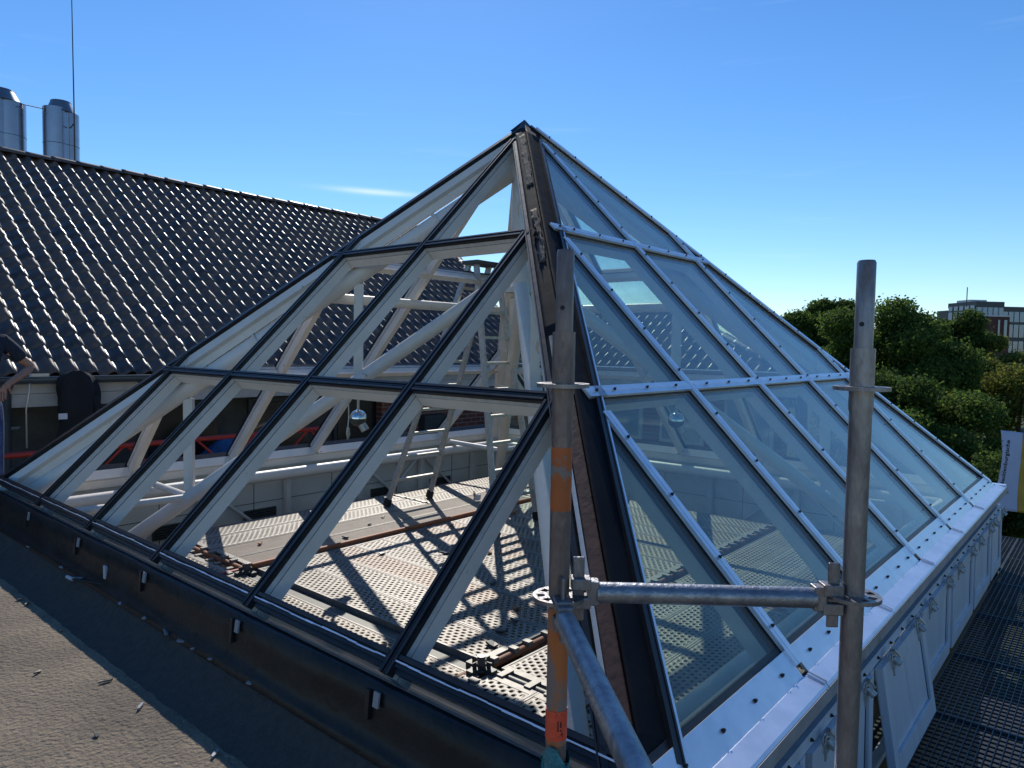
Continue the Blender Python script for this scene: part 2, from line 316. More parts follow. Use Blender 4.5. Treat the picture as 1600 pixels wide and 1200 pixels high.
def flat_parent(o, parent):              # child built in local coordinates of its thing
    o.parent = parent; o.matrix_parent_inverse = Matrix.Identity(4); return o

# ------------------------------------------------------------------ the setting
g = MB(); g.box((-60, -150, -9.2), (400, 300, -9)); tag(g.build('ground', 'ground'), kind='structure')
g = MB(); g.add([(-9, -8, -.4), (-.30, -8, -.4), (-.30, 6.6, -.4), (-9, 6.6, -.4)], [(0, 1, 2, 3)])
g.add([(-9, 6.6, -.4), (9.5, 6.6, -.4), (9.5, 8.2, -.4), (-9, 8.2, -.4)], [(0, 1, 2, 3)])
tag(g.build('flat_roof', 'bitumen'), kind='structure')
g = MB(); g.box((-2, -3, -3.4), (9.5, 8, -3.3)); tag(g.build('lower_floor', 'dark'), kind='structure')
g = MB(); g.box((-8.9, -7.9, -9), (-.35, 8.1, -.45)); g.box((-.35, 6.7, -9), (9.4, 8.1, -.45)); g.box((8.9, 2.4, -9), (9.4, 6.7, -.9))
tag(g.build('roof_terrace_block', 'concrete'), kind='structure')

# ------------------------------------------------------------------ pyramid skylight
SR, SL, H = 6.337, 6.261, 3.157; HX, HY = SR/2, SL/2; T1, T2 = .3121, .6262
sx = [1.0714+k for k in range(5)]; sy = [1.1076+k for k in range(5)]
FACES = {
 'left': dict(P=lambda s, t: Vector((t*HX, s, H*t)), S=SL, h=HY, rs=sy, n=Vector((-H, 0, HX)).normalized(), glazed=False),
 'right': dict(P=lambda s, t: Vector((s, t*HY-.024, H*t+.024)), S=SR, h=HX, rs=sx, n=Vector((0, -H, HY)).normalized(), glazed=True),
 'back': dict(P=lambda s, t: Vector((SR-t*HX, s, H*t)), S=SL, h=HY, rs=sy, n=Vector((H, 0, HX)).normalized(), glazed=True),
 'side': dict(P=lambda s, t: Vector((s, SL-t*HY, H*t)), S=SR, h=HX, rs=sx, n=Vector((0, H, HY)).normalized(), glazed=False)}
pyr = empty('pyramid_skylight', (HX, HY, 0), 'large white steel pyramid skylight, one side stripped of its glass, the other still glazed', 'skylight')
def screws(mb, p0, p1, n, step=.24, h=.02, m=1, off=0):
    p0, p1 = Vector(p0), Vector(p1); Ld = (p1-p0).length; k = max(1, int(Ld/step)); mb.m = m
    for i in range(k):
        c = p0.lerp(p1, (i+.5)/k) + n*h
        d = (p1-p0).normalized(); l = d.cross(n)
        mb.tube([c, c+n*.006], .008, 6); mb.tube([c+n*.006, c+n*.012], .0045, 6)
    mb.m = 0
def member(F, p0, p1, name, has_cap, wd=.055):
    n = F['n']; d = (p1-p0).normalized()
    b = MB(); b.beam(p0, p1, wd, n, -.125, -.052)
    if not has_cap: b.m = 1; b.beam(p0, p1, wd+.002, n, -.047, -.016); b.m = 0
    o = b.build(name, ['white', 'strip'], pyr)
    g_ = MB()
    if has_cap:
        g_.beam(p0, p1, wd+.016, n, -.052, -.002); g_.build('gasket', 'rubber', o)
        c = MB(); c.beam(p0, p1, .060, n, .0005, .018); c.beam(p0, p1, .010, n, .018, .020); screws(c, p0, p1, n, .30, .020)
        c.build('cap_strip', ['cap', 'screw'], o)
    else:
        g_.beam(p0, p1, wd-.004, n, -.052, -.047); g_.beam(p0, p1, wd+.008, n, -.016, .004)
        g_.beam(p0, p1, .014, n, .004, .014, .018); g_.beam(p0, p1, .014, n, .004, .014, -.018); g_.beam(p0, p1, .008, n, .004, .010)
        g_.build('gasket', 'rubber', o)
    return o
for fn, F in FACES.items():
    P, S, h, n, gz = F['P'], F['S'], F['h'], F['n'], F['glazed']
    for s in F['rs']:
        tm = min(s-(.13 if fn == 'right' else .11 if fn == 'left' else 0), S-s)/h; tm = min(tm, .985)
        member(F, P(s, 0), P(s, tm-.012), 'rafter', gz)
    for t in (T1, T2):
        cuts = [t*h] + [s for s in F['rs'] if t*h+.05 < s < S-t*h-.05] + [S-t*h]
        for i in range(len(cuts)-1):
            a = cuts[i]+(.035 if i else (.185 if fn == 'right' else .12 if fn == 'left' else .07)); b = cuts[i+1]-(.035 if i < len(cuts)-2 else .07)
            member(F, P(a, t), P(b, t), 'transom', gz)
    # bottom glazing bar
    cuts = [0]+F['rs']+[S]
    for i in range(len(cuts)-1):
        p0, p1 = P(cuts[i]+.03, .012), P(cuts[i+1]-.03, .012)
        b = MB(); b.beam(p0, p1, .07, n, -.15, -.05); o = b.build('sill_bar', 'white', pyr)
        g_ = MB(); g_.beam(p0, p1, .07, n, -.05, -.003); g_.build('gasket', 'rubber', o)
        if gz:
            c = MB(); q0, q1 = P(cuts[i]+.03, .002), P(cuts[i+1]-.03, .002)
            c.beam(q0, q1, .112, n, .0, .010); screws(c, q0, q1, n, .22, .010); c.build('cap_strip', ['cap', 'screw'], o)
        else:
            c = MB(); c.beam(p0, p1, .016, n, -.003, .012, .02); c.beam(p0, p1, .012, n, -.003, .010, -.012); c.build('gasket_lip', 'rubber', o)
            # wavy remains of sealing tape along the sill
            w_ = MB(); k = 16; dd = p1-p0; lat = dd.normalized().cross(n)
            for j in range(k):
                a0, a1 = p0+dd*(j/k), p0+dd*((j+1)/k)
                o1 = .0015*math.sin(j*.9+cuts[i]*3)+random.uniform(-.0008, .0008)
                w_.beam(a0, a1, random.uniform(.004, .0075), n, -.002, .014+random.uniform(0, .004), o1)
            w_.build('sealing_tape', 'cap', o)
    # panes
    if gz:
        rows = [0, T1, T2, 1.0]
        for r_ in range(3):
            for i in range(6):
                a, b = cuts[i], cuts[i+1]
                poly = [(a+.012, rows[r_]+.006), (b-.012, rows[r_]+.006), (b-.012, rows[r_+1]-.006), (a+.012, rows[r_+1]-.006)]
                for (A, B, C_) in ((1, -h, -.165 if fn == 'right' else -.03), (-1, -h, S-.03)):          # A*s + B*t + C >= 0
                    res = []
                    for j in range(len(poly)):
                        p, q = poly[j], poly[(j+1) % len(poly)]
                        dp, dq = A*p[0]+B*p[1]+C_, A*q[0]+B*q[1]+C_
                        if dp >= 0: res.append(p)
                        if dp*dq < 0: k = dp/(dp-dq); res.append((p[0]+(q[0]-p[0])*k, p[1]+(q[1]-p[1])*k))
                    poly = res
                    if not poly: break
                if len(poly) >= 3:
                    ar = abs(sum(poly[j][0]*poly[(j+1) % len(poly)][1]-poly[(j+1) % len(poly)][0]*poly[j][1] for j in range(len(poly))))/2
                    if ar < .004: continue
                    g_ = MB(); g_.poly([P(*q) for q in poly], n, -.016, -.006); g_.build('glass_pane', 'glass', pyr)
# hips
APEX = Vector((HX, HY, H))
corners = {'near': Vector((0, 0, 0)), 'L': Vector((0, SL, 0)), 'R': Vector((SR, 0, 0)), 'F': Vector((SR, SL, 0))}
adj = {'near': ('left', 'right'), 'L': ('left', 'side'), 'R': ('right', 'back'), 'F': ('side', 'back')}
for k, c in corners.items():
    d = (APEX-c).normalized(); out_h = Vector((c.x-HX, c.y-HY, 0)).normalized(); nh = (out_h - d*out_h.dot(d)).normalized()
    if nh.z < 0: nh = -nh
    b = MB(); b.beam(c+d*.05, APEX-d*.0, .07, nh, -.19, -.075); hb = b.build('hip_beam', 'white', pyr)
    c0_, A0_ = c, APEX
    for fn in adj[k]:
        F = FACES[fn]; n = F['n']; lat = n.cross(d).normalized(); c, APEX = (c0_+n*.034, A0_+n*.034) if fn == 'right' else (c0_, A0_)
        mid = (APEX+c)/2; cen = Vector((HX, HY, 0))
        # direction in the face away from the hip
        fc = F['P'](F['S']/2, .3); 
        if (fc-mid).dot(lat) < 0: lat = -lat
        if k == 'near':
            g_ = MB(); o0 = lat*.105
            g_.beam(c+o0+d*.10, APEX+o0-d*.30, .022, n, -.055, .012); g_.beam(c+lat*.122+d*.1, APEX+lat*.122-d*.33, .007, n, -.03, .015)
            g_.build('gasket', 'rubber', hb)
            if fn == 'right':
                g_ = MB(); g_.beam(c+lat*.137+d*.15, APEX+lat*.137-d*1.9, .010, n, -.02, .010); g_.build('edge_strip', 'cap', hb)
        else:
            wd = .05; hb_n = F['glazed']
            g_ = MB(); g_.beam(c+lat*.025+d*.02, APEX+lat*.025-d*.05, wd, n, -.06, .002 if hb_n else .012); g_.build('gasket', 'rubber', hb)
            g_ = MB(); g_.beam(c+lat*.012+d*.05, APEX+lat*.012-d*.10, .05, n, -.13, -.061); g_.build('edge_strip', 'white', hb)
            if hb_n:
                g_ = MB(); g_.beam(c+lat*.026+d*.02, APEX+lat*.026-d*.10, .056, n, .003, .018); screws(g_, c+lat*.03, APEX+lat*.03-d*.1, n, .28, .018)
                g_.build('cap_strip', ['cap', 'screw'], hb)
    c, APEX = c0_, A0_
    # round tube under the hip, lower chord, posts
    inn = Vector((HX-c.x, HY-c.y, 0)); ih = Vector((inn.x/HX, inn.y/HY, 0))
    def on(t, dz): return Vector((c.x+ih.x*t, c.y+ih.y*t, t*H/HX+dz))
    b = MB(); b.tube([on(.18, -.31), on(3.13, -.33)], .072, 18); b.build('hip_tube', 'white', pyr)
    b = MB(); b.tube([on(.50, -1.27), on(2.95, -1.22)], .062, 18); b.build('lower_chord', 'white', pyr)
    for t in (1.14, 2.15):
        b = MB(); b.beam(on(t, -1.19), on(t, -.40), .075, (ih.y, -ih.x, 0), -.03, .03); b.build('post', 'white', pyr)
        b = MB(); b.beam(on(t, -.30), on(t, -.18), .10, (ih.y, -ih.x, 0), -.012, .012); b.build('bracket', 'white', pyr)
    e1 = on(1.14, -1.25)
    for (t, dz, rr) in ((.22, -.31, .095), (1.55, -.318, .078), (2.62, -.325, .078), (.56, -1.265, .085)):
        b = MB(); q0 = on(t, dz); b.tube([q0, q0+d*.014], rr+.012, 20)
        for a in range(8):
            u_ = d.cross(Vector((0, 0, 1))).normalized(); v_ = u_.cross(d); q1 = q0+(u_*math.cos(a*math.pi/4)+v_*math.sin(a*math.pi/4))*(rr-.0)
            b.tube([q1-d*.008, q1+d*.024], .007, 6)
        b.build('flange', 'white', pyr)
    if k == 'near': continue
    b = MB(); b.tube([e1, Vector((e1.x, c.y+(.2 if c.y == 0 else -.2), e1.z+.02))], .03, 10); b.build('tie', 'white', pyr)
    b = MB(); b.tube([e1, Vector((c.x+(.2 if c.x == 0 else -.2), e1.y, e1.z+.02))], .03, 10); b.build('tie', 'white', pyr)
# centre hub where the chords meet
b = MB(); b.tube([(HX, HY, 1.72), (HX, HY, 3.0)], .10, 18); b.tube([(HX, HY, 1.70), (HX, HY, 1.74)], .15, 18); b.build('king_post', 'white', pyr)
# level ring tubes
for t, dz in ((T2, -.36),):
    q = [Vector((t*HX, t*HY, H*t+dz)), Vector((SR-t*HX, t*HY, H*t+dz)), Vector((SR-t*HX, SL-t*HY, H*t+dz)), Vector((t*HX, SL-t*HY, H*t+dz))]
    for i in (1, 2):
        b = MB(); b.tube([q[i], q[(i+1) % 4]], .045, 14); b.build('ring_tube', 'white', pyr)
# eave tubes inside the walls
e = .30; q = [Vector((e, e, -.20)), Vector((SR-e, e, -.20)), Vector((SR-e, SL-e, -.20)), Vector((e, SL-e, -.20))]
for i in range(4):
    b = MB(); b.tube([q[i], q[(i+1) % 4]], .062, 16); b.build('eave_tube', 'white', pyr)
# hip covering on the near hip: membrane, timber, foil
c = corners['near']; d = APEX.normalized()
nL, nR = FACES['left']['n'], FACES['right']['n']
latL = nL.cross(d).normalized(); latL = latL if latL.y > 0 else -latL
latR = nR.cross(d).normalized(); latR = latR if latR.x > 0 else -latR
def strip_mesh(lat, n, a, b, t0, t1, lift, seed, amp=.004, nx=4, ny=60, ragged=0):
    rnd = random.Random(seed); mb = MB(); vs = []
    for j in range(ny+1):
        t = t0+(t1-t0)*j/ny
        ja = a+rnd.uniform(-ragged, ragged); jb = b+rnd.uniform(-ragged, ragged)
        for i in range(nx+1):
            f = i/nx; z = lift+rnd.uniform(-amp, amp)
            vs.append(c+d*t+lat*(ja+(jb-ja)*f)+n*z)
    for (dz, fl) in ((0, 0),):
        mb.add(vs, [[j*(nx+1)+i, j*(nx+1)+i+1, (j+1)*(nx+1)+i+1, (j+1)*(nx+1)+i] for j in range(ny) for i in range(nx)], True)
    return mb
HL = APEX.length
mem = MB()
for (lat, n, sd, b1) in ((latR, nR, 1, .112), (latL, nL, 2, .088)):
    q = strip_mesh(lat, n, .0 if sd == 2 else -.020, b1, .02 if sd == 1 else 2.25, HL-.1, .026 if sd == 1 else .010, sd, .0008, 6, 34)
    mem.add(q.v, q.f, True)
o = mem.build('hip_membrane', 'hipskin', pyr); m_ = o.modifiers.new('s', 'SOLIDIFY'); m_.thickness = .004
b = MB(); b.beam(c+d*.1-latL*.0+latL*.035, c+latL*.030+d*2.5, .056, nL, -.07, -.002); b.build('timber_batten', 'timber', pyr, bevel=.004)
b = MB(); b.beam(c+latL*.078+d*.1, c+latL*.078+d*1.7, .018, nL, -.06, -.015); b.build('edge_strip', 'white', pyr)
o = strip_mesh(latL, nL, .012, .060, 3.0, 3.75, .017, 6, .004, 6, 22, .008).build('torn_foil', 'foil', pyr); o.modifiers.new('s', 'SOLIDIFY').thickness = .002
o = strip_mesh(latL, nL, .01, .062, 4.15, 5.2, .016, 8, .002, 6, 30, .004).build('torn_foil', 'foil', pyr); o.modifiers.new('s', 'SOLIDIFY').thickness = .002
# apex cap
b = MB(); n_ = 12; vs = [APEX+Vector((0, 0, .045))]
rnd = random.Random(3)
for i in range(4):
    a = [(-1, -1), (1, -1), (1, 1), (-1, 1)][i]; a2 = [(-1, -1), (1, -1), (1, 1), (-1, 1)][(i+1) % 4]
    for f in (0, .33, .66):
        x = a[0]+(a2[0]-a[0])*f; y = a[1]+(a2[1]-a[1])*f; vs.append(APEX+Vector((x*.085+rnd.uniform(-.008, .008), y*.085+rnd.uniform(-.008, .008), -.06+rnd.uniform(-.02, .01))))
b.add(vs, [(0, 1+i, 1+(i+1) % 12) for i in range(12)]); o = b.build('apex_cap', 'membrane', pyr); o.modifiers.new('s', 'SOLIDIFY').thickness = .008
# torn scraps below the near hip joints
for (t, lt, n) in ((1.75, latR*.125, nR), (3.55, latR*.125, nR), (3.35, latL*.05, nL)):
    b = MB(); rnd = random.Random(int(t*100))
    for k in range(7):
        p = c+d*(t+rnd.uniform(-.12, .12))+lt+n*.02
        b.add([p+Vector([rnd.uniform(-.025, .025) for _ in range(3)]) for _ in range(4)], [(0, 1, 2), (0, 2, 3)])
    o = b.build('torn_membrane', 'membrane', pyr); o.modifiers.new('s', 'SOLIDIFY').thickness = .003

# eave sheet on the right side: flashing with bent lip
FX = .05
b = MB(); prof = [(-.066, .004), (-.135, -.012), (-.144, -.020)]
cuts = [-.14]+sx+[SR+.14]
for i in range(len(cuts)-1):
    a0, a1 = cuts[i]+.003, cuts[i+1]-.003
    vs = []
    for x in (a0, a1):
        for (y, z) in prof: vs.append((x, y, z))
    k = len(prof); b.add(vs, [(j, j+1, k+j+1, k+j) for j in range(k-1)])
o = b.build('eave_flashing', 'sheet', pyr); m_ = o.modifiers.new('s', 'SOLIDIFY'); m_.thickness = .004
b = MB(); b.box((-.14, -.1475, -.078), (SR+.14, -.142, -.0215)); b.box((-.14, -.142, -.0785), (SR+.14, -.125, -.0745)); b.build('drip_edge', 'lip', pyr)
for x in sx:
    b = MB()
    for dx in (-.012, .012): b.beam((x+dx, -.068, .006), (x+dx, -.134, -.010), .006, (0, 0, 1), 0, .006)
    b.build('flashing_joint', 'sheet', pyr)
b = MB(); b.box((-.13, -.045, -.03), (SR+.13, -.066, -.004)); b.build('joint_gap', 'dark', pyr)
b = MB(); b.box((SR+.045, -.14, -.08), (SR+.14, SL+.1, 0)); b.build('eave_flashing', 'sheet', pyr)

# ------------------------------------------------------------------ wall below the pyramid
wal = empty('skylight_wall', (HX, HY, -3.3), 'white painted upstand wall carrying the glass pyramid, row of hatches on the right', 'wall')
b = MB(); b.box((-.02, .0, -3.3), (.045, SL, -.15)); b.build('inner_wall', 'wallin', wal)
b = MB(); b.box((SR-.10, .05, -3.3), (SR-.02, SL, -.06)); b.build('inner_wall', 'wallin', wal)
b = MB(); b.box((.05, SL-.10, -3.3), (SR-.10, SL-.02, -.06)); b.build('inner_wall', 'wallin', wal)
b = MB()
for z in (-.52,): b.box((.06, SL-.104, z), (SR-.11, SL-.1, z+.006)); b.box((SR-.104, .06, z), (SR-.1, SL-.11, z+.006))
for x in (1.1, 2.1, 3.1, 4.1, 5.1): b.box((x+.22, SL-.104, -.95), (x+.226, SL-.1, -.15)); b.box((SR-.104, x+.22, -.95), (SR-.1, x+.226, -.15))
b.build('panel_joints', 'darksteel', wal)
b = MB(); b.box((.0, .0, -.16), (.10, SL, -.09)); b.build('wall_plate', 'white', wal)
b = MB(); b.box((SR-.15, .12, -.13), (SR-.02, SL-.15, -.05)); b.build('wall_plate', 'white', wal)
b = MB(); b.box((.12, SL-.15, -.13), (SR-.16, SL-.02, -.05)); b.build('wall_plate', 'white', wal)
for x in [.5+k for k in range(6)]:
    b = MB(); b.box((x+.2-.03, SL-.18, -.95), (x+.2+.03, SL-.12, -.2)); b.build('wall_post', 'white', wal)
    b = MB(); b.box((SR-.18, x+.2-.03, -.95), (SR-.12, x+.2+.03, -.2)); b.build('wall_post', 'white', wal)
for i, x in enumerate((1.7, 3.7, 4.7)):
    for sgn in (-1, 1):
        b = MB(); b.tube([(x, SL-.15, -.22), (x+sgn*.62, SL-.15, -.74)], .018, 8); b.build('wall_brace', 'white', wal)
        b = MB(); b.tube([(SR-.15, x, -.22), (SR-.15, x+sgn*.62, -.74)], .018, 8); b.build('wall_brace', 'white', wal)
for x in (1.25, 2.2, 3.9, 4.9):
    b = MB(); b.box((x, SL-.125, -.72), (x+.38, SL-.104, -.585))
    vo = b.build('vent', 'darksteel', wal)
    b = MB()
    for k in range(5): b.beam((x+.01, SL-.128, -.705+k*.025), (x+.37, SL-.128, -.705+k*.025), .004, (0, -1, 1), -.008, .008)
    b.build('louvres', 'dark', vo)
# outer right wall: frame and hatches
YB = -.105
b = MB(); b.box((-.05, -.060, -.80), (SR+.06, -.040, -.085)); wi = b
# leave the opened hatch's doorway free
b = MB(); bx_ = [0.92-.95, .92, 1.86, 2.83, 3.80, 4.76, 5.70, SR+.08]
for i in range(len(bx_)-1):
    if i == 2: continue
    b.box((bx_[i]+.02, -.060, -.78), (bx_[i+1]-.02, -.045, -.10))
b.build('outer_wall', 'panel', wal)
b = MB(); b.box((-.06, -.04, -3.3), (SR+.06, .02, -.80)); b.build('lower_wall', 'concrete', wal)
b = MB(); b.box((-.09, -.10, -.30), (SR+.08, -.05, -.24-.06+.19)); fr_ = b
b = MB(); b.box((-.09, YB, -.240), (SR+.08, -.062, -.186)); screws(b, (-.05, YB, -.213), (SR, YB, -.213), Vector((0, -1, 0)), .235, 0); b.build('top_rail', ['panel', 'screw'], wal)
b = MB(); b.box((-.09, YB, -.80), (SR+.08, -.062, -.765)); b.build('bottom_rail', 'panel', wal)
b = MB(); b.box((-.09, -.078, -.1855), (SR+.08, -.045, -.070)); b.build('joint_gap', 'dark', wal)
for x in bx_[1:]:
    b = MB(); b.box((x-.028, YB-.004, -.765), (x+.028, -.062, -.241)); screws(b, (x, YB-.004, -.75), (x, YB-.004, -.2), Vector((0, -1, 0)), .2, 0); b.build('mullion', ['panel', 'screw'], wal)
for i in range(len(bx_)-1):
    x0, x1 = bx_[i]+.045, bx_[i+1]-.045
    L_ = .515; opened = (i == 2)
    b = MB()
    # local: hinge line at z=0,y=0 ; panel hangs to -L_
    b.box((x0, -.018, -L_), (x1, 0, 0)); fw = .07
    for (a0, a1, c0, c1) in ((x0, x0+fw, -L_, 0), (x1-fw, x1, -L_, 0), (x0+fw, x1-fw, -fw, 0), (x0+fw, x1-fw, -L_, -L_+fw*1.3)):
        b.box((a0+.001, -.034, c0), (a1-.001, -.0185, c1))
    b.m = 1
    for (a0, a1, c0, c1) in ((x0+fw, x0+fw+.006, -L_+fw*1.3, -fw), (x1-fw-.006, x1-fw, -L_+fw*1.3, -fw)): b.box((a0, -.0205, c0), (a1, -.0186, c1))
    b.m = 0
    b.box((x0+.006, -.001, -L_+.006), (x1-.006, .006, -.006))
    o = b.build('hatch', ['panel', 'dark'], wal, bevel=.003)
    mi = Matrix.Translation(-abs_loc(wal))
    T = Matrix.Translation((0, YB+.012 if not opened else YB-.003, -.243)) @ Matrix.Rotation(R(-1 if not opened else -9.5), 4, 'X')
    o.matrix_parent_inverse = mi; o.matrix_basis = T
    if opened: tag(o, 'hatch swung open at the bottom')
    if not opened:
        g_ = MB(); g_.box((x0-.012, -.068, -.765), (x0-.002, -.0625, -.16)); g_.build('joint_gap', 'dark', wal)
    # catches
    for hx in ((x0+x1)/2-.275, (x0+x1)/2+.275):
        if x1-x0 < .5: continue
        g_ = MB(); y = -.034
        g_.box((hx-.02, y-.012, -.05), (hx+.02, y, .035)); g_.tube([(hx, y-.01, .0), (hx, y-.038, -.026)], .017, 12)
        g_.m = 1; g_.tube([(hx, y-.0381, -.0261), (hx, y-.0390, -.0269)], .012, 12); g_.m = 0
        g_.beam((hx-.018, y-.02, .045), (hx+.022, y-.035, .0), .008, (0, -1, 0), -.004, .004)
        g_.tube([(hx-.055+.022*math.cos(a*math.pi/3), y-.012, .022+.022*math.sin(a*math.pi/3)) for a in range(7)], .003, 6)
        g_.box((hx-.008, y-.006, -.085), (hx+.008, y, -.05))
        g_.tube([(hx-.03, y-.008, .02), (hx, y-.02, .015)], .005, 6)
        co_ = g_.build('catch', ['hardware', 'dark'], o); co_.matrix_parent_inverse = Matrix.Identity(4)

# ------------------------------------------------------------------ flashing membrane on the left side
prof = [(-.004, -.028), (-.030, -.040), (-.040, -.12), (-.050, -.20), (-.075, -.245), (-.105, -.270)]
def wavy(prof, y0, y1, ny, amp, seed, name, m, label, cat, thick=.006):
    mb = MB(); rnd = random.Random(seed); vs = []; k = len(prof)
    ph = [(rnd.uniform(.4, 3.2), rnd.uniform(0, 6.28), rnd.uniform(.3, 1)) for _ in range(6)]
    for j in range(ny+1):
        y = y0+(y1-y0)*j/ny
        for i, (x, z) in enumerate(prof):
            f = sum(a*math.sin(w_*y*2+p+i*.9) for w_, p, a in ph)/3*amp*(0 if i == 0 or i == k-1 else 1)
            vs.append((x+f, y, z+f*.4))
    mb.add(vs, [[j*k+i, j*k+i+1, (j+1)*k+i+1, (j+1)*k+i] for j in range(ny) for i in range(k-1)], True)
    o = mb.build(name, m); o.modifiers.new('s', 'SOLIDIFY').thickness = thick; tag(o, label, cat); return o
fl = wavy(prof, -.5, SL+.1, 160, .007, 4, 'roof_flashing', 'membrane', 'glossy black membrane flashing along the stripped left eave of the pyramid', 'flashing')
for y in sy+[.1]:
    b = MB(); b.beam((-.044, y+.03, -.05), (-.052, y+.03, -.16), .022, (-1, 0, 0), -.002, .012); b.m = 1; b.beam((-.048, y-.02, -.045), (-.056, y-.02, -.10), .03, (-1, 0, 0), -.002, .006)
    b.build('flashing_clip', ['rubber', 'offcutgrey'], fl)
g = MB(); rnd = random.Random(9); vs = []; pr_ = [(-.095, -.262), (-.13, -.305), (-.225, -.372), (-.31, -.402)]; k = 4
for j in range(121):
    y = -1.5+8.2*j/120
    for (x, z) in pr_: vs.append((x+rnd.uniform(-.003, .003), y, z+rnd.uniform(-.002, .002)))
g.add(vs, [[j*k+i, j*k+i+1, (j+1)*k+i+1, (j+1)*k+i] for j in range(120) for i in range(k-1)], True)
tag(g.build('roof_edge_felt', 'cantfelt'), kind='structure')
b = MB(); rnd = random.Random(12)
for x0 in (-1.55, -2.6, -3.65):
    vs = []
    for j in range(61):
        y = -3+9.5*j/60
        for dx, dz in ((0, .0), (.004, .006), (.085, .0055), (.09, .0)): vs.append((x0+dx+rnd.uniform(-.004, .004), y, -.3995+dz))
    b.add(vs, [[j*4+i, j*4+i+1, (j+1)*4+i+1, (j+1)*4+i] for j in range(60) for i in range(3)], True)
tag(b.build('roof_seams', 'bitumen'), kind='structure')
# bits on the flashing lap and the felt
def scrap(name, p, sx_, sy_, rz, m, label, cat, group=None, h=.006):
    b = MB(); rnd = random.Random(int(abs(p[0]*733+p[1]*977)*10)); vs = []
    for (x, y) in ((-1, -1), (.2, -1.2), (1, -.8), (1.1, .9), (-.1, 1.1), (-1, .8)): vs.append((x*sx_/2*rnd.uniform(.7, 1.1), y*sy_/2*rnd.uniform(.7, 1.1), rnd.uniform(0, h*.5)))
    b.poly(vs, (0, 0, 1), 0, h); o = b.build(name, m); o.location = p; o.rotation_euler = (rnd.uniform(-.2, .2), rnd.uniform(-.2, .2), rz)
    tag(o, label, cat, group); return o
lap = [(4.94, .05, .02), (4.25, .04, .02), (3.95, .10, .025), (3.30, .03, .02), (2.98, .03, .02), (2.72, .09, .022), (2.55, .05, .028), (2.42, .03, .02), (2.25, .03, .015), (1.9, .03, .015)]
for (y, a, bb) in lap:
    scrap('membrane_scrap', (-.10, y, -.262), bb, a, random.uniform(-.3, .3), 'offcutgrey', 'pale scrap of foil lying on the lap of the black flashing', 'scrap', 'pale scraps along the flashing lap')
for (u, v, t_, ln) in ((42, 945, 0, .05), (30, 938, 0, .03), (95, 985, 0, .05), (220, 1105, 0, .07), (165, 1066, 0, .06), (130, 972, 0, .04), (290, 1105, 0, .06), (58, 1052, 0, .04), (335, 1180, 0, .05), (150, 1150, 0, .03)):
    r_ = ray(u, v); t_ = (-.397-CAM.z)/r_.z; p = CAM+r_*t_
    scrap('roof_chip', p, ln, .012, random.uniform(0, 3), 'darksteel' if random.random() < .6 else 'offcutgrey', 'small loose chip lying on the sunlit bitumen roof', 'debris', 'loose chips on the bitumen roof', .008)
b = MB(); b.box((-.062, 3.62, -.245), (-.050, 3.655, -.125)); b.m = 1; b.tube([(-.07, 3.62, -.23), (-.13, 3.95, -.262)], .006, 6); b.m = 0; b.tube([(-.13, 3.95, -.262), (-.14, 4.02, -.258)], .012, 6)
tag(b.build('utility_knife', ['lightgrey', 'dark']), 'small hand tool leaning on the black flashing near the left corner', 'tool')

# ------------------------------------------------------------------ inside: scaffold decks
ZD = -.72
def make_deck(length, wd, m, label, group, closed=False):
    e_ = empty('scaffold_deck', (0, 0, 0), label, 'scaffold deck', group)
    b = MB()
    if not closed: b.add([(-length/2, -wd/2+.012, 0), (length/2, -wd/2+.012, 0), (length/2, wd/2-.012, 0), (-length/2, wd/2-.012, 0)], [(0, 1, 2, 3)])
    else:
        k = 14
        for i in range(k):
            y0 = -wd/2+.012+(wd-.024)*i/k; b.box((-length/2, y0, -.02), (length/2, y0+(wd-.024)/k*.55, 0)); b.box((-length/2, y0, -.022), (length/2, y0+(wd-.024)/k, -.012))
    flat_parent(b.build('deck_plate', m), e_)
    for sg in (-1, 1):
        b = MB(); b.box((-length/2, sg*wd/2, -.06), (length/2, sg*(wd/2-.012), .003)); flat_parent(b.build('side_rail', 'deckrail'), e_)
    for sg in (-1, 1):
        b = MB()
        b.box((sg*length/2, -wd/2+.013, -.05), (sg*(length/2-.05), wd/2-.013, .002))
        for y in (-wd*.3, wd*.3): b.box((sg*(length/2-.01), y-.02, -.02), (sg*(length/2+.045), y+.02, .012))
        flat_parent(b.build('end_claw', 'deckrail'), e_)
    return e_
deckgrp = 'perforated steel decks inside the pyramid'
protos = {}
def deck(length, wd, m, pos, rz, label, closed=False):
    key = (length, wd, m, closed)
    if key not in protos: o = protos[key] = make_deck(length, wd, m, label, deckgrp, closed)
    else: o = copy_tree(protos[key])
    o['label'] = label; o.location = pos; o.rotation_euler.z = rz; return o
ordn = ['nearest the long dark gap', 'second from the long dark gap', 'third from the long dark gap', 'fourth from the long dark gap', 'fifth from the long dark gap', 'sixth from the long dark gap', 'seventh from the long dark gap', 'eighth from the long dark gap', 'ninth from the long dark gap', 'tenth from the long dark gap', 'eleventh from the long dark gap', 'twelfth from the long dark gap', 'thirteenth from the long dark gap']
ZH, ZL = -.55, -.580                    # the main platform is one step higher than the strips along the two near eaves
zoneA = [1.375+.307*k for k in range(14)]
for i, x in enumerate(zoneA):
    deck(2.44, .30, 'deckrusty' if i in (2, 5, 6, 9) else 'deck', (x, 2.955, ZH), R(90), 'perforated steel deck of the middle field, %s' % (ordn+['fourteenth from the long dark gap'])[i])
for i, x in enumerate((.962, .638, .314)):
    deck(2.60, .32, 'deck', (x, 2.97, ZL), R(90), ('perforated steel deck along the stripped eave, %s' % ['beside the dark step', 'middle of three', 'closest to the eave'][i]))
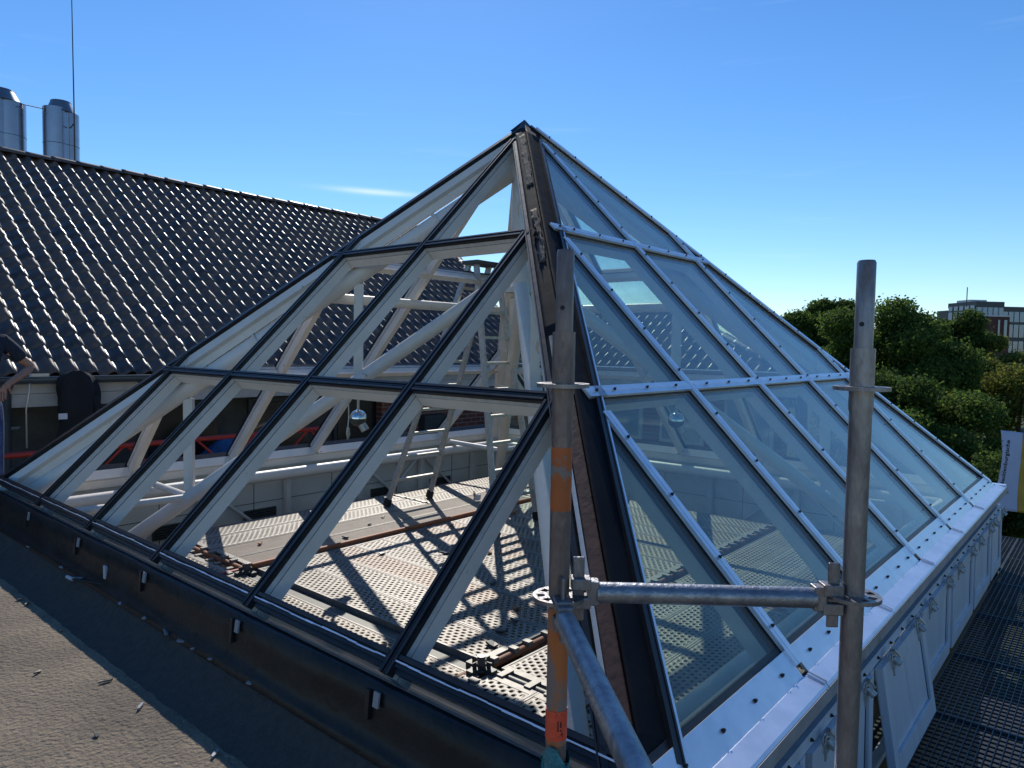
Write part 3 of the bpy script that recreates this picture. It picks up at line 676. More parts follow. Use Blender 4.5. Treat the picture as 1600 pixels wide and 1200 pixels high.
for j, y in enumerate((4.385, 4.735)):
    deck(3.62, .34, 'plank', (3.03, y, ZH), 0, 'closed ribbed beige plank of the back platform, %s' % ['beside the orange bar', 'farther from the orange bar'][j], True)
for j, y in enumerate((5.09, 5.445)):
    for (xc, ln, lb) in ((2.47, 2.50, 'left'), (4.72, 1.92, 'right')):
        deck(ln, .34, 'deck', (xc, y, ZH), 0, 'perforated deck of the back platform, %s row, %s half' % (['front', 'wall side'][j], lb))
for j, y in enumerate((4.385, 4.735)):
    deck(.78, .34, 'deck', (5.27, y, ZH), 0, 'short perforated deck right of the ladder, %s row' % ['front', 'rear'][j])
for j, y in enumerate((4.49, 4.82, 5.15)):
    deck(.80, .32, 'deck', (.70, y, ZL), 0, 'short low perforated deck under the left corner, %s row from the eave field' % ['first', 'second', 'third'][j])
for j, y in enumerate([1.485, 1.16, .835, .51, .195]):
    for i_, (xc, ln) in enumerate(((.72, .95), (2.25, 1.95), (4.55, 2.5))):
        deck(ln, .32, 'deck', (xc, y, ZL), 0, 'perforated deck of the front strip, %s row, %s column' % (['back', 'second', 'third', 'fourth', 'front'][j], ['left', 'middle', 'right'][i_]))
b = MB(); b.box((1.128, 1.78, ZL-.02), (1.218, 4.16, ZL-.004)); tag(b.build('gap_plate', 'plategrey', bevel=.002), 'long dark grey steel plate lying in the gap beside the middle deck field', 'steel plate')
def bar(name, p0, p1, r, m, label, cat, grp=None):
    b = MB(); b.tube([p0, p1], r, 12); return tag(b.build(name, m), label, cat, grp)
bar('steel_bar', (1.20, 4.196, ZH+.016), (4.95, 4.196, ZH+.016), .026, 'orangebar', 'long orange bar lying across the decks in front of the ladder', 'bar')
for (p0, p1, m, lb) in (((.22, 4.315, ZL-.01), (1.15, 4.315, ZL-.01), 'red', 'red painted scaffold tube between decks near the left eave'),
                        ((1.185, 4.24, ZH-.03), (1.185, 5.62, ZH-.03), 'rust', 'rusty dark scaffold tube beside the ribbed plank end'),
                        ((1.26, 1.715, ZH-.03), (5.6, 1.715, ZH-.03), 'rust', 'rusty scaffold tube between the middle and front decks'),
                        ((.3, 1.76, ZL-.02), (1.14, 1.76, ZL-.02), 'rust', 'short rusty scaffold tube left of the coupling'),
                        ((1.235, .15, ZL-.02), (1.235, 1.66, ZL-.02), 'darksteel', 'dark scaffold tube running to the front corner'),
                        ((3.26, .15, ZL-.02), (3.26, 1.66, ZL-.02), 'rust', 'rusty scaffold tube seen under the glazed side')):
    bar('scaffold_tube', p0, p1, .024, m, lb, 'scaffold tube')
for (x, y, lb) in ((1.185, 1.715, 'front'), (1.165, 4.20, 'rear')):
    e_ = empty('scaffold_node', (x, y, ZD-.1), 'scaffold coupling with short tube stub at the %s end of the dark gap' % lb, 'coupling')
    dz_ = ZH-ZD-.02; b = MB(); b.tube([(x, y, ZD-.3), (x, y, ZD+.07+dz_)], .024, 14); b.build('stub', 'galv', e_)
    b = MB()
    for a in (0, 90, 180, 270):
        c_, s_ = math.cos(R(a)), math.sin(R(a)); b.beam((x+c_*.03, y+s_*.03, (ZD+dz_)-.02), (x+c_*.10, y+s_*.10, (ZD+dz_)-.02), .045, (0, 0, 1), -.035, .035)
        b.beam((x+c_*.055, y+s_*.055, (ZD+dz_)-.06), (x+c_*.055, y+s_*.055, (ZD+dz_)+.05), .006, (c_, s_, 0), -.014, .014)
    b.tube([(x, y, (ZD+dz_)-.005), (x, y, (ZD+dz_)+.004)], .06, 16)
    b.build('wedge_head', 'darksteel', e_)
# debris on the decks
rnd = random.Random(21)
spots_ = [(2.2, 5.1), (2.6, 4.9), (3.1, 5.15), (1.9, 5.3), (3.4, 5.3), (4.6, 4.4), (4.9, 5.3), (5.1, 5.2), (5.2, 5.35), (5.0, 5.05), (5.35, 5.2), (4.8, 5.15), (3.2, 3.5), (2.6, 2.9), (2.9, 3.8), (2.3, 2.4), (1.9, 2.2), (2.1, 2.25), (1.2, 2.6), (1.1, 3.3), (2.5, 4.2), (3.7, 4.5), (1.7, 2.1), (3.0, 2.6)]
for i, (x, y) in enumerate(spots_):
    big = i in (0, 5)
    lt = 6 <= i <= 11; zz = ZH if x > 1.5 else ZL
    kf = (CAM.z-zz)/(CAM.z-ZD); x, y = CAM.x+(x-CAM.x)*kf, CAM.y+(y-CAM.y)*kf
    scrap('wood_chip' if not lt else 'insulation_lump', (x, y, zz+.006), .16 if big else rnd.uniform(.03, .09), .05 if big else rnd.uniform(.02, .05), rnd.uniform(0, 3), 'offcut' if (big or i % 3 == 0) else ('paper' if lt else 'darksteel'),
          ('reddish wood offcut lying %s' % ('on the ribbed plank' if i == 0 else 'in front of the orange bar')) if big else ('pale lump of insulation near the ladder foot' if lt else 'small chip of rubbish on the scaffold decks'),
          'debris', None if big else ('pale lumps near the ladder foot' if lt else 'small rubbish on the decks'), .05 if lt else (.03 if big else .012))

# ------------------------------------------------------------------ ladder
lad = empty('step_ladder', (3.65, 4.35, ZH), 'tall aluminium double step ladder standing open on the decks', 'ladder')
TL = 2.92
def ladder_leg(xa, xb, y, lean, zf):
    top0, top1 = Vector((3.76, 4.30+lean*.05, 2.10)), Vector((4.07, 4.30+lean*.05, 2.10)); f0, f1 = Vector((xa, y, zf+.03)), Vector((xb, y, zf+.03))
    for (a, t_) in ((f0, top0), (f1, top1)):
        b = MB(); b.beam(a, t_, .028, (0, 1, 0), -.032, .032); st = b.build('stile', 'ladder', lad)
        b = MB(); d_ = (t_-a).normalized(); b.beam(a-d_*.03, a+d_*.06, .036, (0, 1, 0), -.042, .042); b.build('rubber_foot', 'rubber', st)
    k = 10
    for i in range(1, k):
        f = i/k; b = MB(); b.beam(f0.lerp(top0, f), f1.lerp(top1, f), .05, (0, 0, 1), -.014, .014); b.build('rung', 'ladder', lad)
ladder_leg(3.32, 3.95, 5.13, 1, ZH); ladder_leg(3.36, 3.99, 3.56, -1, ZH)
b = MB(); b.box((3.71, 4.19, 2.08), (4.12, 4.41, 2.12)); b.build('top_platform', 'darksteel', lad)
b = MB(); b.tube([(3.73, 4.12, 1.75), (3.73, 4.48, 1.75)], .006, 6); b.build('hinge_stay', 'darksteel', lad)
# lamps
for (x, y, lb) in ((2.15, 4.11, 'chrome ball spotlight hanging inside the stripped side of the pyramid'), (4.19, 2.13, 'chrome ball spotlight seen through the glazed side of the pyramid')):
    z = .58
    e_ = empty('ball_spotlight', (x, y, z+.25), lb, 'lamp', 'ball spotlights hanging in the pyramid')
    b = MB(); b.tube([(x, y, z+.05), (x, y, z+.19)], .012, 10); b.box((x-.035, y-.02, z+.17), (x+.035, y+.02, z+.25)); b.build('stem', 'ladder', e_)
    b = MB(); b.sphere((x, y, z), .075, 24, 12, a1=math.pi*.5); b.build('shade', 'chrome', e_)
    b = MB(); b.sphere((x, y, z), .073, 24, 10, a0=math.pi*.52, a1=math.pi*.85); b.build('lower_bowl', 'darksteel', e_)
    b = MB(); b.tube([(x, y, z-.0), (x+.035, y-.055, z-.105)], .036, 14); b.build('lamp_head', 'ladder', e_)
b = MB(); b.tube([(1.98, 4.02, .83), (1.985, 4.02, .6), (1.975, 4.02, .52)], .006, 6); b.tube([(1.975+.0, 4.02, .52), (1.965, 4.015, .47), (1.975, 4.02, .42), (1.99, 4.02, .46), (1.98, 4.02, .51)], .010, 6)
tag(b.build('hanging_strap', 'ladder'), 'thin grey strap with a looped end hanging beside the left spotlight', 'strap')

# ------------------------------------------------------------------ near scaffold frame
PA = Vector((-.317, .08, 0)); PB = Vector((.12, -.457, 0))
def rosette(z, p, parent, tilt=0):
    b = MB(); r1 = .062; seg = 32; holes = 8; zt = .0045
    # disc with eight openings, built as ring sectors
    def ring(ra, rb, a0, a1, n=4):
        for k in range(n):
            b0, b1 = a0+(a1-a0)*k/n, a0+(a1-a0)*(k+1)/n
            pts = [(p.x+ra*math.cos(b0), p.y+ra*math.sin(b0), z), (p.x+rb*math.cos(b0), p.y+rb*math.sin(b0), z), (p.x+rb*math.cos(b1), p.y+rb*math.sin(b1), z), (p.x+ra*math.cos(b1), p.y+ra*math.sin(b1), z)]
            b.poly(pts, (0, 0, 1), -zt, zt)
    ring(.024, .034, 0, 2*math.pi, 32); ring(.052, r1, 0, 2*math.pi, 40)
    for k in range(8):
        a = k*math.pi/4; hw = .16 if k % 2 else .22; ring(.034, .052, a-hw+math.pi/8, a+hw+math.pi/8, 2)
    return b.build('rosette', 'galv', parent)
def pole(p, zs, ztop, zsp, label, gm='galv'):
    e_ = empty('scaffold_pole', (p.x, p.y, -1.6), label, 'scaffold pole')
    b = MB(); b.tube([(p.x, p.y, -1.6), (p.x, p.y, zsp)], .0247, 28); tb = b.build('tube', gm, e_)
    b = MB(); b.tube([(p.x, p.y, zsp-.02), (p.x, p.y, ztop-.006), (p.x, p.y, ztop)], [.0205, .0205, .0180], 28)
    # punched hole near the foot of the spigot
    r_ = (CAM-p); r_.z = 0; r_.normalize()
    rr = Matrix.Rotation(R(-14), 3, 'Z') @ r_
    b.m = 1; c_ = Vector((p.x, p.y, zsp+.055)); b.tube([c_+rr*.0195, c_+rr*.0212], .0055, 14); b.m = 0
    b.build('spigot', [gm, 'dark'], e_)
    b = MB(); b.tube([(p.x, p.y, zsp-.145), (p.x, p.y, zsp-.001)], .0268, 28)
    for (a, z_) in ((-.3, -.03), (-.3, -.085)):
        c_ = Vector((p.x, p.y, zsp+z_)); q = Matrix.Rotation(a, 3, 'Z') @ r_; b.tube([c_+q*.0262, c_+q*.0285], .008, 10)
    b.build('collar', gm, e_)
    for z in zs: rosette(z, p, e_)
    return e_
plA = pole(PA, (1.13, .625), 1.445, 1.255, 'rusty galvanised scaffold pole with orange paint, in front of the pyramid corner', 'galvrust')
b = MB(); b.tube([(PA.x, PA.y, .835), (PA.x, PA.y, .985)], .0251, 28); b.build('paint_band', 'orange', plA)
b = MB(); b.tube([(PA.x, PA.y, .27), (PA.x, PA.y, .60)], .02508, 28); b.build('paint_band', 'orangeworn', plA)
b = MB(); b.tube([(PA.x, PA.y, .283), (PA.x, PA.y, .355)], .0264, 28)
rdir = (CAM-PA); rdir.z = 0; rdir.normalize(); sd = rdir.cross(Vector((0, 0, 1)))
b.m = 1; rnd = random.Random(5)
def onpole(p, a, z, r=.0268): q = Matrix.Rotation(a, 3, 'Z') @ rdir; return Vector((p.x, p.y, z))+q*r
for (a0, a1, z0, z1) in [(p[0], p[1], p[2]-.035, p[3]-.035) for p in ((.1, .22, .345, .368), (.1, .5, .343, .347), (.35, .5, .352, .366), (-.1, .8, .377, .379), (.2, .7, .329, .331), (.45, .6, .333, .339), (.0, .5, .383, .385))]:
    b.add([onpole(PA, a0, z0), onpole(PA, a1, z0), onpole(PA, a1, z1), onpole(PA, a0, z1)], [(0, 1, 2, 3)])
b.build('sticker', ['sticker', 'ink'], plA)
b = MB(); vs = []; seg = 26; ny = 12; rnd = random.Random(2)
for j in range(ny+1):
    z = .06+.185*j/ny
    for k in range(seg):
        a = 2*math.pi*k/seg; rr = .031+rnd.uniform(-.004, .006)+(1-j/ny)*.006; zz = z+(.03*math.sin(a*2+1) if j == ny else 0)
        vs.append((PA.x+rr*math.cos(a), PA.y+rr*math.sin(a), zz))
b.add(vs, [[j*seg+k, j*seg+(k+1) % seg, (j+1)*seg+(k+1) % seg, (j+1)*seg+k] for j in range(ny) for k in range(seg)], True)
b.build('tape_wrap', 'teal', plA)
plB = pole(PB, (1.135, .645, .14), 1.43, 1.228, 'grey galvanised scaffold pole standing beside the right hand eave')
def wedge_end(mb, p, q, z):
    """wedge head of a ledger at pole p, ledger going to q"""
    d_ = (q-p); d_.z = 0; d_.normalize(); c_ = Vector((p.x, p.y, z))
    sdw = d_.cross(Vector((0, 0, 1)))
    P0 = [c_+d_*.028, c_+d_*.075]
    for (za, zb) in ((.008, .036), (-.036, -.008)): mb.beam(P0[0]+Vector((0, 0, 0)), P0[1], .040, (0, 0, 1), za, zb)
    mb.beam(c_+d_*.066, c_+d_*.095, .036, (0, 0, 1), -.028, .030)
    mb.beam(c_+d_*.045+Vector((0, 0, -.07)), c_+d_*.045+Vector((0, 0, .085)), .007, d_, -.013, .015)
def ledger(p, q, z, label, m='galvblue', both=True):
    e_ = empty('scaffold_ledger', ((p.x+q.x)/2, (p.y+q.y)/2, z), label, 'scaffold ledger')
    d_ = (q-p); d_.z = 0; d_.normalize()
    b = MB(); b.tube([Vector((p.x, p.y, z))+d_*.09, Vector((q.x, q.y, z))-d_*.09], .0242, 26); b.build('tube', m, e_)
    b = MB(); wedge_end(b, p, q, z); b.build('wedge_head', 'galv', e_, bevel=.003)
    if both: b = MB(); wedge_end(b, q, p, z); b.build('wedge_head', 'galv', e_, bevel=.003)
ledger(PA, PB, .638, 'horizontal galvanised ledger joining the two scaffold poles')
dD = Vector((-.741+.333, -.407-.027, 0)).normalized()
ledger(PA, PA+dD*1.05, .602, 'galvanised ledger running from the orange pole towards the viewer', both=False)

# ------------------------------------------------------------------ grating walkway right
def grating(x0, x1, y0, y1, z, label):
    e_ = empty('grating_panel', ((x0+x1)/2, (y0+y1)/2, z), label, 'grating', 'steel grating panels of the walkway')
    b = MB(); n = int((y1-y0)/.034)
    for i in range(n+1): y = y0+(y1-y0)*i/n; b.box((x0, y-.0018, z-.03), (x1, y+.0018, z))
    b.build('bearing_bars', 'grating', e_)
    b = MB(); n = int((x1-x0)/.05)
    for i in range(n+1): x = x0+(x1-x0)*i/n; b.box((x-.002, y0, z-.012), (x+.002, y1, z-.0015))
    for y in (y0, y1): b.box((x0, y-.003, z-.034), (x1, y+.003, z+.002))
    for x in (x0, x1): b.box((x-.003, y0, z-.034), (x+.003, y1, z+.002))
    b.build('cross_bars', 'grating', e_)
lbs = ['closest to the viewer', 'second along', 'third along', 'fourth along', 'fifth along', 'beside the far hatch', 'beyond the far corner', 'last one, in full sun']
for i in range(8):
    x0 = -.1+i*1.0
    grating(x0+.004, x0+.996, -1.16, -.14, -.80, 'dark steel grating panel next to the hatches, %s' % lbs[i])
    if i > 0: grating(x0+.004, x0+.996, -2.18, -1.17, -.80, 'dark steel grating panel of the outer row, %s' % lbs[i])
for j in range(3): grating(6.45, 7.9, -.13+j*1.3, 1.16+j*1.3, -.80, 'sunlit steel grating panel behind the far end of the wall, %s' % ['nearest', 'second', 'third'][j])

# ------------------------------------------------------------------ tiled wings
ALPHA = R(33.3)
def tile_mesh(ox, ncol, nrow, tw, tl, keep, rnd):
    """rows of pantiles in the local frame: u along eave, v up the slope, w out; returns verts and faces"""
    prof = [(0, .006), (.08, .0), (.26, -.003), (.40, .0), (.48, .010), (.54, .022), (.62, .036), (.70, .045), (.77, .048), (.85, .044), (.92, .031), (.98, .013), (1.02, .003)]
    V = []; F_ = []
    for r_ in range(nrow):
        for cidx in range(ncol):
            if not keep(ox+(cidx+.5)*tw, (r_+.5)*tl): continue
            b0 = len(V); dz = rnd.uniform(-.003, .004); du = rnd.uniform(-.004, .004); k = len(prof)
            for (vv, lift) in ((-.03, .0), (-.028, .015), (tl*.5, .0122), (tl+.01, .009)):
                for (u, w_) in prof:
                    V.append((ox+(cidx+u)*tw+du, r_*tl+vv, w_+lift-.010+dz*.5))
            for j in range(3):
                for i in range(k-1): F_.append((b0+j*k+i, b0+j*k+i+1, b0+(j+1)*k+i+1, b0+(j+1)*k+i))
    return V, F_
def tiled_slope(name, parent, origin, udir, vdir, ox, ncol, nrow, keep, seed, tw=.19, tl=.262):
    rnd = random.Random(seed); V, F_ = tile_mesh(ox, ncol, nrow, tw, tl, keep, rnd)
    o_, u_, v_ = Vector(origin), Vector(udir), Vector(vdir); n_ = u_.cross(v_)
    b = MB(); b.add([o_+u_*p[0]+v_*p[1]+n_*p[2] for p in V], F_, True); return b.build(name, 'tile', parent)
ca, sa = math.cos(ALPHA), math.sin(ALPHA)
w1 = empty('tiled_roof_building', (3, 9, -.4), 'long low building behind with dark brown pantile roof and grey gutter', 'building')
YE, ZE, RL = 7.60, .86, 5.98      # eave and slope length
XV = 10.9
valley = lambda u, v: u < XV - (RL-v)*ca*1.0 + .1
tiled_slope('roof', w1, (0, YE, ZE), (1, 0, 0), (0, ca, sa), -4.4, 84, 24, lambda u, v: u < 8.9+v*.36, 11, .19, .2515)
b = MB(); b.add([(-4.5, YE+.02, ZE-.03), (XV+2, YE+.02, ZE-.03), (10.9, YE+RL*ca, ZE+RL*sa-.04), (-4.5, YE+RL*ca, ZE+RL*sa-.04), (10.9, YE+2*RL*ca, ZE-.03), (-4.5, YE+2*RL*ca, ZE-.03)], [(3, 2, 4, 5)])
b.add([(-4.5, YE+.02, ZE-.03), (8.9, YE+.02, ZE-.03), (11.05, YE+RL*ca, ZE+RL*sa-.04), (-4.5, YE+RL*ca, ZE+RL*sa-.04)], [(0, 1, 2, 3)])
b.build('roof_underlay', 'tile', w1)
# ridge and hip tiles
def ridge(p0, p1, parent, name='ridge_tiles', n=None, r=.10):
    p0, p1 = Vector(p0), Vector(p1); Ld = (p1-p0).length; k = n or int(Ld/.36); d_ = (p1-p0).normalized(); b = MB(); rnd = random.Random(int(Ld*10))
    s_ = d_.cross(Vector((0, 0, 1))).normalized(); up = s_.cross(d_)
    for i in range(k):
        a, c_ = p0+d_*(i*Ld/k-.03), p0+d_*((i+1)*Ld/k+.01); r0, r1 = r*1.12, r*.95
        if rnd.random() < .5: dz = rnd.uniform(-.006, .006)
        else: dz = 0
        vs = []
        for (p, rr) in ((a, r0*.92), (a+d_*.002, r0), (a+d_*.05, r0*1.0), (c_, r1)):
            for j in range(9): t_ = math.pi*j/8; vs.append(p+s_*math.cos(t_)*rr+up*(math.sin(t_)*rr*.75+dz))
        b.add(vs, [(m_*9+j, m_*9+j+1, (m_+1)*9+j+1, (m_+1)*9+j) for m_ in range(3) for j in range(8)], True)
    return b.build(name, 'tile', parent)
RZ = ZE+RL*sa; RY = YE+RL*ca
ridge((-4.5, RY, RZ+.01), (11.1, RY, RZ+.01), w1)
ridge((11.1, RY, RZ+.0), (8.95, YE, ZE+.04), w1, 'hip_tiles')
# gutter, fascia, wall
b = MB(); vs = []; k = 9
for x in (-4.5, 8.9):
    for j in range(k): t_ = math.pi*j/(k-1); vs.append((x, YE-.075-.07*math.cos(t_), ZE-.03-.07*math.sin(t_)))
b.add(vs, [(j, j+1, k+j+1, k+j) for j in range(k-1)], True); b.tube([(-4.5, YE-.148, ZE-.028), (8.9, YE-.148, ZE-.028)], .010, 8)
for x in [-3.9+i*.8 for i in range(16)]: b.box((x-.012, YE-.152, ZE-.11), (x+.012, YE-.01, ZE-.102))
o = b.build('gutter', 'zinc', w1); o.modifiers.new('s', 'SOLIDIFY').thickness = .003
b = MB(); b.box((-4.5, YE+.0, ZE-.20), (8.9, YE+.03, ZE-.06)); b.box((-4.5, YE+.012, ZE-.34), (8.9, YE+.05, ZE-.205)); b.build('fascia', 'fascia', w1)
b = MB(); b.box((-4.5, 8.25, -9), (5.6, 8.5, ZE+.3)); b.build('wall', 'concrete', w1)
b = MB(); b.box((5.6, 8.05, -9), (9.6, 8.4, ZE+.3)); b.build('brick_wall', 'brick', w1)
b = MB(); b.box((-4.5, YE+.05, ZE-.34), (9.0, 8.3, ZE-.30)); b.build('soffit', 'fascia', w1)
for x in (-1.2, 2.0, 3.4, 4.8):
    b = MB(); b.box((x, 8.20, -.35), (x+1.0, 8.26, .45)); wo = b.build('window', 'extdark', w1)
    b = MB(); b.box((x+.06, 8.185, -.29), (x+.94, 8.198, .39)); b.build('pane', 'darkpane', wo)
b = MB(); b.tube([(.44, 7.50, ZE-.06), (.44, 7.62, ZE-.18), (.44, 7.66, -.4)], .055, 14); b.box((.38, 7.60, .3), (.56, 7.72, .33)); b.build('downpipe', 'zinc', w1)
b = MB(); b.box((6.4, 7.9, -.35), (6.9, 8.04, .05)); b.build('cabinet', 'extdark', w1)
# wing 2
w2 = empty('far_wing_building', (10, 3, -.4), 'lower tiled wing behind the pyramid, roof seen through the glass', 'building')
XE = 8.75; RL2 = 2.05; yN = 2.6; yR = 5.6
tiled_slope('roof', w2, (XE, 7.55, ZE), (0, -1, 0), (ca, 0, sa), 0, 27, 8, lambda u, v: u < 7.55-yN-v*(yR-yN)/RL2, 12, .19, .258)
b = MB(); xr = XE+RL2*ca; zr = ZE+RL2*sa-.04
b.add([(XE+.02, 8.4, ZE-.03), (XE+.02, yN, ZE-.03), (xr, yR, zr), (xr, 9.5, zr), (xr+2, yR, ZE-.03), (xr+2, 9.5, ZE-.03)], [(0, 1, 2, 3), (1, 4, 2), (3, 2, 4, 5)]); b.build('roof_underlay', 'tile', w2)
ridge((xr, 9.3, zr+.03), (xr, yR, zr+.03), w2); ridge((xr, yR, zr+.03), (XE, yN, ZE+.03), w2, 'hip_tiles')
b = MB(); b.tube([(XE-.07, 7.5, ZE-.05), (XE-.07, yN, ZE-.05)], .06, 12); b.build('gutter', 'zinc', w2)
b = MB(); b.box((XE, yN, ZE-.30), (XE+.03, 7.5, ZE-.06)); b.build('fascia', 'fascia', w2)
b = MB(); b.box((XE+.5, yN+.4, -9), (XE+.8, 8.0, ZE)); b.build('wall', 'brick', w2)
for i in range(4):
    y = 3.1+i*1.15
    b = MB(); b.box((XE+.46, y, -.35), (XE+.5, y+.8, .5)); wo = b.build('window', 'extlight', w2)
    b = MB(); b.box((XE+.44, y+.06, -.29), (XE+.458, y+.74, .44)); b.build('pane', 'extglass', wo)

# lightning conductor wire over the tiles and down the wall
b = MB(); pts = [at(0, 490, 10.0), at(47, 556, 7.55), at(42, 566, 7.4), at(47, 578, 7.25)]
b.tube(pts, .008, 6); b.tube([at(47, 578, 7.25), at(46, 612, 7.2), at(41, 640, 7.2), at(42, 700, 7.3)], .009, 6); b.box((.62, 7.44, .84), (.78, 7.46, .87))
tag(b.build('lightning_cable', 'wire'), 'thin metal cable running down the tiled roof and over the gutter', 'cable')

# jacket on gutter
e_ = empty('jacket', (1.05, 7.42, .1), 'black jacket hanging from the gutter with a small badge clipped on', 'jacket')
b = MB(); vs = []; nz_, nk = 26, 22; rnd = random.Random(8)
for j in range(nz_+1):
    f = j/nz_; z = .90-.90*f; hw = (.03+.10*min(1, f*12)**.5)+.02*math.sin(f*9)+.055*min(1, f*2.2)+.03*f; dp = .05+.04*math.sin(f*3)
    for k in range(nk):
        a = 2*math.pi*k/nk; fold = 1+.14*math.sin(a*5+f*4)+.07*math.sin(a*9+f*7)
        vs.append((1.03+.03*f+hw*math.cos(a)*fold, 7.42+dp*math.sin(a)*fold, z+(.015*math.sin(a*3) if j == nz_ else 0)))
b.add(vs, [[j*nk+k, j*nk+(k+1) % nk, (j+1)*nk+(k+1) % nk, (j+1)*nk+k] for j in range(nz_) for k in range(nk)]+[list(range(nk))], True)
b.build('cloth', 'jacket', e_)
b = MB(); b.tube([(1.17, 7.40, .62), (1.24, 7.38, .40), (1.22, 7.37, .12), (1.20, 7.37, .05)], [.05, .05, .042, .038], 12); b.build('sleeve', 'jacket', e_)
b = MB(); b.box((.83, 7.345, .40), (.91, 7.352, .46)); b.build('badge', 'paper', e_)

# red lattice girder, blue sheet behind
e_ = empty('lattice_girder', (3, 7.05, -.1), 'red lattice girder lying along the gap behind the pyramid', 'girder')
b = MB(); b.tube([(-.6, 7.0, .12), (3.9, 7.0, .12)], .028, 10); b.build('chord', 'red', e_)
b = MB(); b.tube([(-.6, 7.0, -.22), (3.9, 7.0, -.22)], .028, 10); b.build('chord', 'red', e_)
for i in range(12):
    x = -.5+i*.37
    b = MB(); b.tube([(x, 7.0, .12 if i % 2 else -.22), (x+.35, 7.0, -.22 if i % 2 else .12)], .014, 8); b.build('diagonal', 'red', e_)
for (x, y, sx_, h, lb) in ((2.9, 7.5, .8, .42, 'crumpled blue sheet heaped behind the red girder'), (1.7, 7.4, .5, .25, 'smaller blue sheet heap at the left end of the girder')):
    b = MB(); vs = []; n = 14; rnd = random.Random(int(x*10))
    for j in range(n+1):
        for i in range(n+1):
            u, v = i/n*2-1, j/n*2-1; r_ = max(abs(u), abs(v)); hh = h*(1-r_**2)*(.75+.35*math.sin(u*4+x)*math.cos(v*3))+rnd.uniform(-.02, .02)
            vs.append((x+u*sx_, y+v*.35, -.38+max(0, hh)))
    b.add(vs, [(j*(n+1)+i, j*(n+1)+i+1, (j+1)*(n+1)+i+1, (j+1)*(n+1)+i) for j in range(n) for i in range(n)]); tag(b.build('blue_tarpaulin', 'blue'), lb, 'tarpaulin')
b = MB(); b.beam((2.75, 7.2, .12), (3.15, 7.3, .20), .05, (0, 0, 1), 0, .02); tag(b.build('wood_lath', 'offcut'), 'short pale lath lying on the blue sheet', 'lath')

# ------------------------------------------------------------------ chimneys and mast
def flue(px0, px1, pytop, pybase, t, label):
    pl, pr2 = at(px0, pytop, t), at(px1, pytop, t)
    c1 = at(px0+(px1-px0)*.36, pytop, t); r_ = (pr2-pl).length*.34
    c2 = at(px0+(px1-px0)*.66, pytop, t*1.012)
    e_ = empty('steel_chimney', (c1.x, c1.y, 2.0), label, 'chimney', 'stainless steel chimneys behind the tiled ridge')
    ztop = c1.z
    for (cc, hh) in ((c1, 0), (c2, -.06)):
        b = MB(); b.tube([(cc.x, cc.y, 2.0), (cc.x, cc.y, 3.9), (cc.x, cc.y, 4.4), (cc.x, cc.y, ztop+hh)], r_, 40); fo = b.build('flue', 'steel', e_)
        b = MB()
        for z in (ztop-.75,): b.tube([(cc.x, cc.y, z), (cc.x, cc.y, z+.012)], r_+.004, 40)
        b.build('clamp_band', 'zinc', fo)
    cm = (c1+c2)/2
    b = MB(); b.tube([(cm.x, cm.y, ztop-.06), (cm.x, cm.y, ztop+.16)], [r_*1.15, r_*.78], 36); b.tube([(cm.x, cm.y, ztop+.16), (cm.x, cm.y, ztop+.175)], [r_*.8, r_*.78], 36); b.build('cowl', 'cowlgrey', e_)
    return c1, c2, r_, ztop
flue(-38, 36, 152, 245, 14.5, 'stainless steel double chimney at the left edge of the picture')
c1, c2, r_, zt = flue(68, 121, 170, 255, 15.0, 'stainless steel double chimney with the mast beside it')
b = MB(); ma = at(116, 185, 14.9); b.tube([(ma.x, ma.y, 3.0), (ma.x, ma.y, ma.z), (ma.x-.02, ma.y, ma.z+3.4)], [.016, .014, .007], 8)
b.tube([(ma.x, ma.y, ma.z-.1), (c2.x, c2.y, ma.z-.22)], .012, 6); b.tube([(ma.x, ma.y, ma.z-.9), (c2.x, c2.y, ma.z-1.05)], .012, 6)
tag(b.build('lightning_mast', 'darkwire'), 'tall thin lightning mast rising beside the right chimney', 'mast')
b = MB(); b.tube([at(36, 163, 14.5), at(68, 170, 15)], .010, 6); tag(b.build('tie_wire', 'darkwire'), 'thin wire strung between the two steel chimneys', 'wire')

